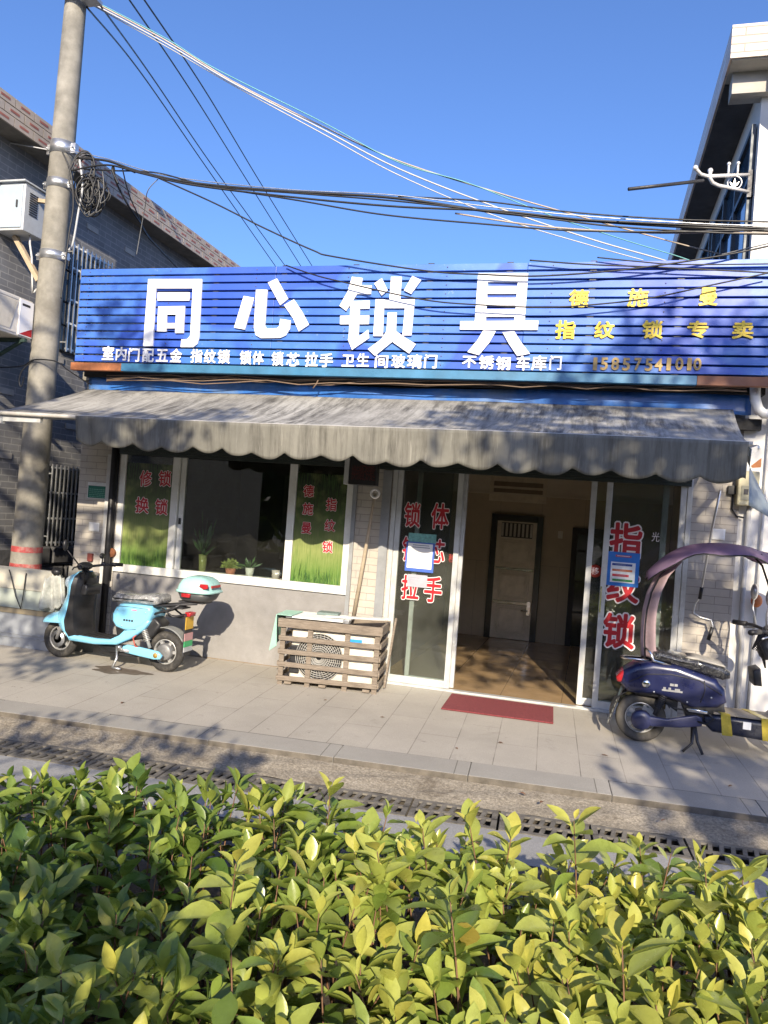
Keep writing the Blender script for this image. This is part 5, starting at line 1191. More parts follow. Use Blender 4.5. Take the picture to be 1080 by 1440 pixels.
b = MB(T2); b.pillow([(.30, .40), (.62, .45), (.66, .30), (.60, .22), (.36, .24)], .11, .03); b.pillow([(-.12, .46), (.28, .46), (.28, .30), (.12, .40), (-.05, .40)], .085, .02); build(b, 'inner_body', m_black, sc2)
t = NT('seat_in_black_plastic'); t.set(Base_Color=t.ramp(t.noise(14, 8, .75, t.coord(), 1.5), [(.42, (.012, .012, .013)), (.58, (.05, .05, .05)), (.68, (.42, .41, .39))]), Roughness=.12, Coat_Weight=.8)
t.bump(t.noise(20, 6, .7, t.coord(), 1.4), .9, .02)
b = MB(T2); b.pillow([(.05, .72), (.06, .785), (.12, .80), (.25, .775), (.40, .765), (.58, .735), (.655, .69), (.66, .635), (.60, .615), (.45, .65), (.20, .70)], .15, .045, 5); build(b, 'seat', t.m, sc2)
b = MB(T2); b.pillow([(.30, .768), (.40, .775), (.60, .742), (.62, .722), (.40, .755)], .135, .006, 2); build(b, 'seat_cloth', M('dusty_seat_top', (.36, .34, .30), .6, 0, .3, 14), sc2)
bb = MB(); bb.tube([T2(.20, .13, .69), T2(.06, .15, .715), T2(.03, .15, .78), T2(.0, .10, .80), T2(.0, -.10, .80), T2(.03, -.15, .78), T2(.06, -.15, .715)], .012, 8)
bb.tube([T2(.05, .07, .70), T2(-.16, .06, .695), T2(-.19, 0, .695), T2(-.16, -.06, .695), T2(.05, -.07, .70)], .011, 8); build(bb, 'grab_rail', m_chrome, sc2)
b = MB(T2); b.pillow([(-.10, .52), (-.10, .60), (-.17, .60), (-.225, .54), (-.215, .50), (-.16, .49)], .125, .03); build(b, 'tail_light', m_refl, sc2)
b = MB(T2); b.pillow([(-.075, .51), (-.065, .60), (-.095, .60), (-.115, .50)], .135, .02); build(b, 'light_trim', m_letter, sc2)
bb = MB(); bb.lathe(T2(.015, .150, .52), T2(0, 1, 0)-T2(0, 0, 0), [(0, .0), (0, .036), (.015, .032), (.022, .018), (.023, 0)], 20); build(bb, 'round_cap', m_chrome, sc2)
b = MB(T2); b.box(.14, .30, .1555, .158, .478, .492); b.box(.15, .17, .1555, .158, .492, .51); b.box(.19, .21, .1555, .158, .492, .51); b.box(.24, .28, .1555, .158, .492, .506); b.box(.20, .23, .1555, .158, .525, .545); b.box(.235, .26, .1555, .158, .525, .545); build(b, 'badge', m_steel, sc2)
b = MB(T2); b.smooth = True
b.grid(lambda i, j: (.25*math.cos(.5 + 2.6*i), -.075 + .15*j, .205 + .25*math.sin(.5 + 2.6*i)), 24, 6); build(b, 'rear_mudguard', m_black, sc2, solid=.008)
b = MB(T2); b.smooth = False
b.prism([(-.155, -.075, .455), (-.155, .075, .455), (-.255, .075, .12), (-.255, -.075, .12)], (-.008, 0, 0)); 
build(b, 'plate_holder', m_dark, sc2)
b = MB(T2)
for k in range(5):
    f0, f1 = .30+k*.14, .40+k*.14
    b.prism([(-.166-.10*f0, -.06, .455-.335*f0), (-.166-.10*f0, .06, .455-.335*f0), (-.166-.10*f1, .06, .455-.335*f1), (-.166-.10*f1, -.06, .455-.335*f1)], (-.003, 0, 0))
b.mat(1).prism([(-.168, -.05, .44), (-.168, .05, .44), (-.188, .05, .37), (-.188, -.05, .37)], (-.004, 0, 0))
build(b, 'number_plate', [M('dusty_plate', (.36, .37, .35), .5, 0, .2, 20), M('teal_plate_film', (.22, .34, .33), .3)], sc2)
m_nv2 = paint('dull_indigo_plastic', (.028, .032, .085), .4, None, .15)
b = MB(T2); b.pillow([(.02, .17), (.00, .21), (.05, .25), (.20, .245), (.42, .31), (.47, .29), (.47, .22), (.30, .185), (.08, .165)], .022, .015, 3, .11); build(b, 'swing_arm', m_nv2, sc2)
bb = MB(); bb.lathe(T2(.0, .085, .205), T2(0, 1, 0)-T2(0, 0, 0), [(0, 0), (0, .083), (.035, .082), (.05, .07), (.056, .03), (.056, 0)], 26); build(bb, 'motor_cover', m_nv2, sc2)
bb = MB()
for w_ in (.10, -.10):
    bb = MB(); bb.tube([T2(.17, w_, .44), T2(.10, w_, .26)], .017, 10)
    for k in range(8): f_ = .08+k*.08; bb.torus(T2(.17-.07*f_, w_, .44-.18*f_), T2(.10, w_, .26)-T2(.17, w_, .44), .027, .006, 14, 6)
    build(bb, 'shock_absorber', m_dark, sc2)
b = MB(T2); b.pillow([(.48, .31), (.60, .335), (.96, .325), (1.02, .40), (1.06, .40), (1.05, .26), (.98, .17), (.55, .19), (.49, .24)], .15, .035); build(b, 'floor_rail', M('navy_black_plastic', (.015, .018, .035), .3, 0, .2, 8, dirt=(.07, .07, .07)), sc2)
b = MB(T2); b.box(.55, .99, -.135, .135, .337, .352); build(b, 'cardboard_mat', M('dusty_cardboard', (.30, .26, .20), .85), sc2)
m_tape = M('yellow_packing_tape', (.46, .36, .05), .25, 0, .25, 12)
b = MB(T2)
for u0 in (.60, .90): b.prism([(u0, .1515, .355), (u0+.07, .1515, .355), (u0+.10, .1515, .18), (u0+.02, .1515, .18)], (0, .003, 0)); b.prism([(u0-.1, -.14, .354), (u0-.03, -.14, .354), (u0+.07, .1515, .354), (u0, .1515, .354)], (0, 0, .002))
build(b, 'yellow_tape', m_tape, sc2)
b = MB(T2); b.box(.77, .83, .1515, .1535, .25, .31); build(b, 'paper_label', m_paper, sc2)
rows = [(.24, 1.06, 1.14, .13), (.36, 1.04, 1.20, .17), (.55, 1.02, 1.16, .185), (.72, .98, 1.10, .18), (.86, .95, 1.06, .17), (.97, .93, .99, .12)]
b = MB(T2); b.smooth = True; b.grid(shell(T2, rows), 36, 18); build(b, 'leg_shield', m_nv, sc2, solid=.012)
rowsb = [(.26, 1.03, 1.0, .13), (.36, .99, .97, .165), (.55, .97, .95, .175), (.72, .93, .90, .172), (.86, .90, .86, .16), (.96, .90, .89, .11)]
b = MB(T2); b.smooth = True; b.grid(shell(T2, rowsb), 36, 14)
for sgn in (0, 1): b.grid(lambda i, j: (lambda p_, q_: p_ + (q_-p_)*j)(shell(T2, rows)(i, sgn), shell(T2, rowsb)(i, sgn)), 36, 2)
build(b, 'inner_shield', m_black, sc2)
b = MB(T2); b.pillow([(.90, .60), (.88, .74), (.82, .72), (.84, .60)], .12, .02); build(b, 'glove_box', m_black, sc2)
bb = MB(); 
for w_ in (-.075, .075): bb.tube([T2(1.27, w_, .205), T2(1.20, w_, .40), T2(1.13, w_*.8, .52)], .02, 10)
bb.tube([T2(1.12, 0, .5), T2(.98, 0, 1.02)], .024, 12); build(bb, 'fork', m_dark, sc2)
b = MB(T2); b.smooth = True; b.grid(lambda i, j: (1.27 + .24*math.cos(.45+2.3*i), -.065+.13*j, .205+.24*math.sin(.45+2.3*i)), 20, 6); build(b, 'front_mudguard', m_nv, sc2, solid=.008)
bb = MB(); bb.tube([T2(.76, .34, 1.05), T2(.86, .22, 1.055), T2(.95, .08, 1.03), T2(.97, 0, 1.025), T2(.95, -.08, 1.03), T2(.86, -.22, 1.055), T2(.76, -.34, 1.05)], .014, 10); build(bb, 'handlebar', m_dark, sc2)
for s_ in (1, -1):
    bb = MB(); bb.tube([T2(.82, s_*.27, 1.053), T2(.735, s_*.37, 1.05)], .022, 10); build(bb, 'grip', m_black, sc2)
    bb = MB(); bb.tube([T2(.90, s_*.2, 1.04), T2(.90, s_*.28, 1.03), T2(.82, s_*.37, 1.01)], .007, 6); bb.tube([T2(.88, s_*.2, 1.06), T2(.86, s_*.27, 1.2), T2(.87, s_*.30, 1.29)], .007, 6); bb.ball(T2(.87, s_*.30, 1.33), .03, .05, .07, 14, 8); build(bb, 'mirror', m_steel, sc2)
bb = MB(T2); bb.ball((.985, 0, 1.03), .10, .12, .07, 16, 10); bb.ball((.93, 0, .90), .07, .10, .10, 14, 8); build(bb, 'instrument_cowl', M('grey_black_cowl', (.06, .06, .062), .35, .2), sc2)
bb = MB()
for k in range(5): bb.tube([T2(.90, .16-k*.06, 1.04), T2(.84, .14-k*.05, .95-.02*k), T2(.90, .08-k*.03, .86), T2(.93, .02, .74)], .007, 6)
build(bb, 'cable', m_cable, sc2)
bb = MB(); bb.tube([T2(.42, .09, .23), T2(.44, .14, .10), T2(.48, .19, .012)], .012, 8); bb.tube([T2(.42, .09, .23), T2(.40, .15, .08), T2(.33, .18, .012)], .010, 8); bb.tube([T2(.42, -.09, .23), T2(.44, -.16, .012)], .012, 8); build(bb, 'stand', m_dark, sc2)
bb = MB(); bb.tube([T2(u_, .157, z_) for u_, z_ in ((-.12, .52), (.02, .60), (.20, .62), (.42, .60), (.60, .50))], .004, 5); bb.tube([T2(u_, .157, z_) for u_, z_ in ((.44, .42), (.47, .52), (.46, .60))], .004, 5); build(bb, 'panel_seam', m_dark, sc2)
bb = MB()
for (u_, z_) in ((.08, .46), (.52, .47), (.34, .41)): bb.cyl(T2(u_, .155, z_), T2(u_, .159, z_), .008, seg=8)
build(bb, 'screw', m_steel, sc2)
bb = MB(); bb.tube([T2(.48, .13, .36), T2(.55, .16, .30), T2(.50, .15, .25), T2(.42, .12, .26)], .009, 6); bb.tube([T2(.16, .09, .38), T2(.24, .12, .34), T2(.40, .11, .33)], .008, 6); build(bb, 'cable', m_cable, sc2)
b = MB(T2); b.pillow([(.34, .36), (.50, .355), (.50, .325), (.36, .33)], .02, .008, 2, .13); build(b, 'chrome_cover', m_chrome, sc2)
# rain canopy
t = NT('purple_canopy_cloth'); t.set(Base_Color=t.ramp(t.noise(4, 7, .7), [(.3, (.23, .15, .25)), (.7, (.38, .27, .40))]), Roughness=.6); m_can = t.m
tl = t.n('BsdfTranslucent'); tl.inputs[0].default_value = (.42, .28, .42, 1); mx = t.n('MixShader'); mx.inputs[0].default_value = .45
t.l(t.b.outputs[0], mx.inputs[1]); t.l(tl.outputs[0], mx.inputs[2]); t.l(mx.outputs[0], t.o.inputs[0])
arc = [(-.03, 1.44), (.08, 1.56), (.22, 1.66), (.38, 1.71), (.55, 1.725), (.72, 1.715), (.86, 1.68), (1.0, 1.67), (1.2, 1.66), (1.38, 1.58), (1.5, 1.45)]
def arcp(q):
    q *= len(arc)-1; k = min(int(q), len(arc)-2); f = q-k
    p0, p1, p2, p3 = [Vector(arc[max(0, min(len(arc)-1, k+d))]) for d in (-1, 0, 1, 2)]
    return .5*((2*p1) + (p2-p0)*f + (2*p0-5*p1+4*p2-p3)*f*f + (3*p1-p0-3*p2+p3)*f**3)
b = MB(T2); b.smooth = True
def canopy(i, j):
    p_ = arcp(i); hw = .30*min(1, .45+3.2*i)*min(1, .5+3*(1-i)); s_ = -1+2*j
    return (p_.x, hw*s_, p_.y - .085*abs(s_)**2.2 + .012*math.sin(i*26+1)*abs(s_)**3)
b.grid(canopy, 70, 16); build(b, 'canopy', m_can, sc2, solid=.003)
b = MB(T2); b.smooth = True
strip = [(-.03, .72), (-.045, .85), (-.05, 1.0), (-.045, 1.12), (-.02, 1.27), (.04, 1.42), (.14, 1.55)]
def rear(i, j):
    q = i*(len(strip)-1); k = min(int(q), len(strip)-2); f = q-k; u = strip[k][0]*(1-f)+strip[k+1][0]*f; z = strip[k][1]*(1-f)+strip[k+1][1]*f
    hw = .055 + .05*i; q_ = abs(-1+2*j); return (u + .12*q_**1.3*(1-.25*i), (.05+.03*i)*(-1+2*j) + (.05*(-1+2*j) if q_ > .6 else .0), z)
b.grid(rear, 40, 12); build(b, 'rear_curtain', M('faded_mauve_cloth', (.33, .24, .26), .6, 0, .2, 8), sc2, solid=.003)
bb = MB()
for s_ in (-1, 1):
    bb.tube([T2(-.03, s_*.05, .70)] + [T2(u+.03, s_*(.055+.05*k/6), z) for k, (u, z) in enumerate(strip)], .007, 6)
    bb.tube([T2(*canopy(i/24, 0 if s_ > 0 else 1)) for i in range(25)], .006, 6)
    bb.tube([T2(.97, s_*.05, 1.04), T2(.98, s_*.12, 1.30), T2(.90, s_*.22, 1.56), T2(.80, s_*.20, 1.66)], .009, 6)
build(bb, 'canopy_frame', m_black, sc2)
b = MB(T2); b.pillow([(.58, 1.66), (.78, 1.70), (.95, 1.62), (.80, 1.62)], .10, .01); build(b, 'canopy_clamp', m_black, sc2)

# ================================================================== WIRES
def spline(pts, n=14):
    out = []
    for k in range(len(pts)-1):
        p0, p1, p2, p3 = [pts[max(0, min(len(pts)-1, k+d))] for d in (-1, 0, 1, 2)]
        for i in range(n):
            f = i/n; out.append(.5*((2*p1) + (p2-p0)*f + (2*p0-5*p1+4*p2-p3)*f*f + (3*p1-p0-3*p2+p3)*f**3))
    return out + [pts[-1]]
def wire(name, label, pts, r, m_, group=None, cat='cable'):
    mb = MB(); mb.tube(spline([P(*p_) for p_ in pts]), r, 6); o = build(mb, name, m_); tag(o, label, cat, group); return o
# pale service wires from the pole head down to the roof behind the sign
svc = [([(128, 4, -.3), (235, 62, -.1), (330, 118, .1), (450, 180, .3), (560, 237, .5), (700, 292, .7), (830, 336, .9), (917, 361, 1.0), (960, 374, 1.05)], .008, m_cablew, 'pale service cable from the pole head, lowest of its bundle'),
 ([(128, 6, -.28), (235, 66, -.08), (330, 121, .12), (450, 186, .32), (560, 246, .52), (700, 305, .72), (830, 345, .92), (905, 366, 1.0)], .006, m_cablew, 'thin pale service cable just under the thick one, from pole head to roof'),
 ([(130, 2, -.3), (235, 58, -.1), (330, 116, .15), (450, 176, .4), (560, 226, .6), (690, 268, .9), (800, 300, 1.2), (945, 340, 1.5), (1015, 358, 1.6), (1050, 368, 1.62)], .008, M('rusty_pale_cable', (.42, .35, .28), .6), 'brownish pale service cable crossing to the white house'),
 ([(130, 0, -.26), (235, 55, -.06), (300, 95, .08), (450, 170, .35), (560, 228, .6), (660, 258, .8), (780, 305, 1.0), (880, 338, 1.2), (955, 361, 1.3), (990, 374, 1.3)], .006, m_cableg, 'thin teal service cable, topmost of the pale bundle')]
for pts, r_, m_, lab in svc: wire('service_cable', lab, pts, r_, m_, 'service cables from the pole head')
far = [([(122, 10, -.4), (200, 105, 3), (290, 235, 8), (385, 371, 14), (400, 392, 15)], 'first'), ([(140, 6, -.4), (215, 110, 3), (300, 235, 8), (399, 371, 14), (415, 392, 15)], 'second'),
       ([(150, -40, -.4), (182, 0, .5), (270, 130, 4), (345, 250, 9), (421, 371, 14), (434, 392, 15)], 'third'), ([(160, -60, -.4), (203, 0, .6), (290, 130, 4), (365, 255, 9), (437, 371, 14), (450, 392, 15)], 'fourth')]
for pts, w_ in far: wire('power_line', f'thin black power line running up to the pole head, {w_} from the left of four', pts, .011, m_cable, 'power lines to the pole head')
# messenger bundle across the front at mid height
bund = [
 ([(92, 211, -.5), (150, 223, -.5), (240, 248, -.5), (400, 266, -.5), (550, 274, -.5), (700, 292, -.45), (850, 306, -.42), (1000, 315, -.4), (1100, 318, -.4)], .005, m_steel, 'bright steel messenger wire from the upper pole band across the front'),
 ([(105, 222, -.5), (150, 226, -.5), (195, 241, -.5), (270, 257, -.5), (400, 269, -.5), (550, 278, -.48), (700, 299, -.45), (850, 312, -.42), (1000, 321, -.4), (1100, 325, -.4)], .013, m_cable, 'thickest black cable of the bundle below the messenger wire'),
 ([(100, 240, -.52), (150, 232, -.52), (200, 244, -.52), (270, 260, -.52), (400, 276, -.5), (550, 290, -.5), (700, 297, -.47), (820, 309, -.44), (960, 316, -.42), (1100, 322, -.4)], .010, m_cable, 'black cable looping off the coil and along the bundle'),
 ([(118, 238, -.48), (160, 240, -.48), (220, 243, -.5), (300, 262, -.5), (420, 272, -.5), (560, 283, -.5), (720, 301, -.48), (860, 318, -.45), (1000, 327, -.42), (1100, 330, -.4)], .008, m_cable, 'thin black cable leaving the coil just below the thick one'),
 ([(250, 256, -.5), (330, 268, -.5), (420, 282, -.5), (540, 302, -.48), (680, 315, -.46), (800, 324, -.45), (950, 326, -.43), (1100, 322, -.4)], .008, m_cable, 'lower black cable sagging under the bundle toward the right'),
 ([(560, 276, -.46), (680, 283, -.45), (800, 298, -.44), (940, 308, -.42), (1080, 312, -.4)], .007, m_cable, 'short black cable lashed above the right half of the bundle'),
 ([(640, 300, -.44), (760, 318, -.44), (900, 327, -.42), (1000, 327, -.4), (1090, 328, -.4)], .008, M('rusty_pale_cable', (.42, .35, .28), .6), 'pale brown cable below the right half of the bundle'),
 ([(222, 250, -.52), (300, 285, -.5), (370, 320, -.48), (440, 352, -.46), (470, 361, -.45), (600, 381, -.45), (680, 386, -.45), (760, 388, -.45), (880, 379, -.45), (1012, 360, -.43), (1090, 344, -.4)], .008, m_cable, 'black drop wire falling from the bundle to the top of the sign'),
 ([(402, 373, -.40), (440, 386, -.44), (475, 395, -.46), (593, 421, -.48), (680, 429, -.48), (770, 432, -.48), (850, 427, -.47), (920, 418, -.47), (1000, 401, -.46), (1080, 384, -.45)], .007, m_cable, 'black wire sagging across the face of the blue sign'),
 ([(745, 366, -.42), (830, 372, -.43), (930, 376, -.43), (1090, 384, -.42)], .007, m_cable, 'short black wire along the top edge of the blue sign at right'),
 ([(840, 362, -.41), (900, 368, -.42), (960, 372, -.42), (1090, 371, -.42)], .006, m_cable, 'second short thin black wire at the right end of the sign top'),
 ([(-20, 196, -.5), (20, 202, -.48), (75, 212, -.42)], .007, m_cablew, 'pale stay wire from the upper pole band to the left'),
 ([(-10, 517, -.45), (30, 515, -.5), (48, 506, -.58), (78, 508, -.58), (95, 520, -.5), (118, 535, -.3), (128, 541, -.2)], .007, m_cable, 'black wire tied round the pole above the awning'),
 ([(48, 506, -.6), (32, 520, -.62), (27, 535, -.62), (30, 544, -.62), (34, 530, -.62)], .006, m_cable, 'loose black wire end dangling left of the pole'),
 ([(166, 258, -.5), (158, 240, -.5), (160, 236, -.5), (163, 255, -.45), (178, 285, -.3), (196, 312, 0), (210, 335, .4), (245, 372, 1.4), (262, 392, 1.8)], .011, m_cable, 'black cable dropping from the bundle to the left eaves'),
 ([(190, 243, -.5), (174, 237, -.5), (174, 245, -.48), (182, 275, -.3), (193, 300, -.1), (200, 318, .2), (215, 340, .6)], .007, m_cable, 'thin black cable dropping beside the thicker one to the left eaves'),
 ([(222, 252, -.5), (208, 268, -.4), (204, 290, -.2), (197, 330, 0), (192, 358, .1)], .005, M('grey_thin_wire', (.25, .25, .24), .6), 'thin grey wire hanging from the bundle down the grey brick wall'),
 ([(1015, 358, .0), (1040, 352, -.1), (1090, 340, -.2)], .006, M('grey_thin_wire', (.25, .25, .24), .6), 'thin grey wire rising right over the end of the sign'),
]
for pts, r_, m_, lab in bund: wire('cable', lab, pts, r_, m_)
# coil of spare cable on the pole
coil = thing('cable_coil', 'tangled coil of spare black cable hanging right of the pole', 'cable coil', tuple(P(130, 302, -.45)))
rnd = random.Random(21); mb = MB(); c_ = P(130, 275, -.45)
for k in range(16):
    c2_ = c_ + Vector((rnd.uniform(-.05, .05), rnd.uniform(-.06, .06), rnd.uniform(-.05, .05))); rx = rnd.uniform(.07, .13); rz = rnd.uniform(.13, .22); ph = rnd.uniform(0, 6)
    mb.tube([c2_ + Vector((rx*math.cos(t_) + .02*math.sin(3*t_+ph), .05*math.sin(t_+ph), rz*math.sin(t_))) for t_ in [2*math.pi*i/30 for i in range(30)]], .008, 5, closed=True)
build(mb, 'tight_loops', m_cable, coil)
mb = MB(); c_ = P(117, 245, -.48)
for k in range(4):
    mb.tube([c_ + Vector(((.12+.012*k)*math.cos(t_), -.02+.03*math.sin(t_+k), (.19+.014*k)*math.sin(t_) + .05*math.cos(t_))) for t_ in [2*math.pi*i/30 for i in range(30)]], .008, 5, closed=True)
build(mb, 'wide_loops', M('dusty_black_cable', (.05, .05, .05), .6), coil)
mb = MB()
for (x, y) in ((122, 300), (138, 298), (144, 285), (128, 302)): mb.tube(spline([P(x, y-45, -.47), P(x+2, y-20, -.48), P(x-3, y, -.48), P(x+5, y-4, -.48)]), .004, 5)
build(mb, 'loose_end', M('dusty_grey_cable', (.16, .16, .155), .6), coil)
mb = MB(); mb.tube(spline([P(112, 225, -.5), P(116, 262, -.52), P(110, 300, -.5), P(103, 340, -.48), P(97, 352, -.48)]), .012, 6); o = build(mb, 'conduit_cable', M('grey_white_cable', (.45, .46, .47), .5)); tag(o, 'grey white cable hanging down the right side of the pole by the coil', 'cable')
mb = MB(); mb.tube(spline([P(88, 214, -.6), P(100, 245, -.58), P(103, 290, -.56), P(97, 330, -.56), P(92, 372, -.56), P(86, 420, -.57)]), .009, 6); o = build(mb, 'pole_cable', m_cable); tag(o, 'black cable strapped down the right edge of the concrete pole', 'cable')

# ================================================================== HEDGE
t = NT('glossy_hedge_leaf')
at_ = t.n('Attribute'); at_.attribute_name = 'leafcol'
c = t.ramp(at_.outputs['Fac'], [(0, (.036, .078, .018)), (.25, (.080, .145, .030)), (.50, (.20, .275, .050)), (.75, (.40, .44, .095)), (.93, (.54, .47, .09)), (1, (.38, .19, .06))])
c = t.mix(.35, c, t.mix(1.0, c, t.ramp(t.noise(28, 6, .65), [(.3, (.55,)*3), (.7, (1.35,)*3)]), 'MULTIPLY'))
t.set(Base_Color=c, Roughness=t.ramp(t.noise(14, 5, .6), [(.3, (.18,)*3), (.7, (.42,)*3)]), Specular_IOR_Level=.6)
t.bump(t.noise(160, 4, .6), .15, .002)
tl = t.n('BsdfTranslucent'); t.l(t.mix(.5, c, (.30, .40, .04)), tl.inputs[0]); mx = t.n('MixShader'); mx.inputs[0].default_value = .34
t.l(t.b.outputs[0], mx.inputs[1]); t.l(tl.outputs[0], mx.inputs[2]); t.l(mx.outputs[0], t.o.inputs[0]); m_leaf = t.m
m_stem = M('reddish_brown_stem', (.16, .085, .045), .7, 0, .3, 20)
m_dead = M('dead_brown_leaf', (.17, .09, .05), .7, 0, .3, 14)
class Leaves:
    def __init__(s): s.v = []; s.f = []; s.c = []
    def leaf(s, base, d, up, L_, W_, fold, curl, col):
        d = d.normalized(); side = d.cross(up)
        side = side.normalized() if side.length > 1e-3 else d.orthogonal().normalized()
        nrm = side.cross(d).normalized(); o = len(s.v)
        st = [(.12, .30), (.30, .80), (.50, 1.0), (.70, .82), (.87, .44)]
        s.v.append(base)
        for q, wd in st:
            m_ = base + d*(L_*q) - nrm*(curl*L_*q*q)
            w_ = W_*.5*wd
            s.v += [m_ + side*(w_*math.cos(fold)) + nrm*(w_*math.sin(fold)), m_, m_ - side*(w_*math.cos(fold)) + nrm*(w_*math.sin(fold))]
        s.v.append(base + d*L_ - nrm*(curl*L_*1.05))
        n = len(st); fs = [(o, o+1, o+2), (o, o+2, o+3)]
        for k in range(n-1):
            a = o+1+3*k; fs += [(a, a+3, a+4, a+1), (a+1, a+4, a+5, a+2)]
        a = o+1+3*(n-1); e = o+1+3*n; fs += [(a, e, a+1), (a+1, e, a+2)]
        s.f += fs; s.c += [col]*(len(s.v)-o)
    def build(s, name, m_, parent, at=None):
        me = bpy.data.meshes.new(name); o = Vector(at) if at else Vector((0, 0, 0))
        me.from_pydata([v - o for v in s.v], [], s.f); me.materials.append(m_)
        a = me.attributes.new('leafcol', 'FLOAT', 'POINT'); a.data.foreach_set('value', s.c)
        me.polygons.foreach_set('use_smooth', [True]*len(me.polygons)); me.update()
        ob = link(bpy.data.objects.new(name, me)); ORG[ob] = o
        if parent: ob.parent = parent; ob.location = o - ORG[parent]
        else: ob.location = o
        return ob
rnd = random.Random(31)
hz0 = GZ + .02
hedge = thing('hedge', 'glossy yellow-green photinia hedge in front of the road at the bottom', 'hedge', (.6, -5.6, hz0))
lv = Leaves(); sm = MB(); dead = Leaves()
def shoot(x, y, h, tall, lean=None, big=1.0):
    base = Vector((x + rnd.uniform(-.06, .06), y + rnd.uniform(-.06, .06), hz0)); 
    tip = Vector((x, y, hz0 + h)) + (lean or Vector((rnd.uniform(-.10, .10), rnd.uniform(-.10, .10), 0)))
    mid = (base+tip)/2 + Vector((rnd.uniform(-.05, .05), rnd.uniform(-.05, .05), 0))
    pts = spline([base, mid, tip], 6); n = len(pts)
    sm.tube(pts, [.006 - .0042*i/(n-1) for i in range(n)], 5)
    ln = [0]
    for a, b_ in zip(pts, pts[1:]): ln.append(ln[-1] + (b_-a).length)
    def pt(s_):
        s_ = max(0, min(ln[-1], s_))
        for k in range(n-1):
            if ln[k+1] >= s_: f = (s_-ln[k])/(ln[k+1]-ln[k]+1e-9); return pts[k].lerp(pts[k+1], f), (pts[k+1]-pts[k]).normalized()
        return pts[-1], (pts[-1]-pts[-2]).normalized()
    tone = rnd.gauss(.41, .12) + .27*max(-1, min(1, (x-.6)/1.3)) ; ang = rnd.uniform(0, 6.28); k = 0; s_ = ln[-1]  # tone falls towards the left: shade there is put into leaf colour
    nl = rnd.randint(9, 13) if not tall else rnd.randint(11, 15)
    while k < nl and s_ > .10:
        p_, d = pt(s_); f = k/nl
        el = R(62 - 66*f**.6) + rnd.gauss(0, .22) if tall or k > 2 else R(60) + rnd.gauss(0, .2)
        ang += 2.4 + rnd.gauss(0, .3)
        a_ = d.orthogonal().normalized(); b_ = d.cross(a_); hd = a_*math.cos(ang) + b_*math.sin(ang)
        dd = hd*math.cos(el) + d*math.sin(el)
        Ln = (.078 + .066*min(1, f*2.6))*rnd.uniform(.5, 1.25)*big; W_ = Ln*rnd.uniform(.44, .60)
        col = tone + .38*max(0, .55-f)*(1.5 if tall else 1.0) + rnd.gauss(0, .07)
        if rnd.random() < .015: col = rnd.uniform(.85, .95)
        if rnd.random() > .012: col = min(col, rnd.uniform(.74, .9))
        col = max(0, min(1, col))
        pet = p_ + dd*.008
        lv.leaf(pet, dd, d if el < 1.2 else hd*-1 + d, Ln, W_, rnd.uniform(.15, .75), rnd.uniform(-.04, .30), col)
        s_ -= rnd.uniform(.014, .030)*(1 if k > 3 else .6); k += 1
import itertools
HX0, HX1 = -3.3, 5.4
# the hedge's far edge leaves a strip of road in view
def far_edge(x): return -4.66 + .15*min(2.6, x) - .04*math.sin(x*3.1)
cnt = 0
y = -7.0
while y < -4.15:
    x = HX0
    while x < HX1:
        xx = x + rnd.uniform(-.07, .07); yy = y + rnd.uniform(-.07, .07)
        d_cam = math.hypot(xx-CAM.x, yy-CAM.y)
        if yy < far_edge(xx) and d_cam > .85 and not (yy < -6.3 and xx < -.6):
            dens = 1
            if rnd.random() < dens:
                h = .525 - .08*max(0, min(1, (.8-xx)/1.5)) + .05*math.sin(xx*2.3+1) + .05*math.sin(yy*3.7+xx) + rnd.gauss(0, .04)
                shoot(xx, yy, h, rnd.random() < .10); cnt += 1
        x += .118
    y += .118
# taller shoots that stand out of the top
for (px_, py_, z_) in ((455, 1082, .80), (660, 1122, .80), (805, 1122, .86), (250, 1085, .66), (292, 1100, .70), (235, 1092, .66), (380, 1093, .72), (545, 1165, .74), (605, 1140, .75), (715, 1150, .76), (905, 1160, .76), (990, 1195, .74), (1050, 1195, .74), (325, 1175, .84), (935, 1165, .78), (405, 1090, .7), (40, 1075, .66), (100, 1085, .66), (160, 1098, .66), (330, 1270, .84), (640, 1230, .78), (870, 1290, .78)):
    p_ = PZ(px_, py_, hz0 + z_); shoot(p_.x, p_.y, z_-.08, True, Vector((rnd.uniform(-.03, .03), rnd.uniform(-.03, .03), 0)), 1.05)
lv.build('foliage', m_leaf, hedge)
build(sm, 'stems', m_stem, hedge)
for i in range(60):
    p_ = Vector((rnd.uniform(-1.2, 3.2), rnd.uniform(-6.6, -5.0), hz0 + rnd.uniform(.02, .34)))
    d = Vector((rnd.uniform(-1, 1), rnd.uniform(-1, 1), rnd.uniform(-.4, .2))); dead.leaf(p_, d, Vector((rnd.uniform(-.5, .5), rnd.uniform(-.5, .5), 1)), rnd.uniform(.06, .10), rnd.uniform(.03, .05), .4, .4, .5)
dead.build('dead_leaves', m_dead, hedge)
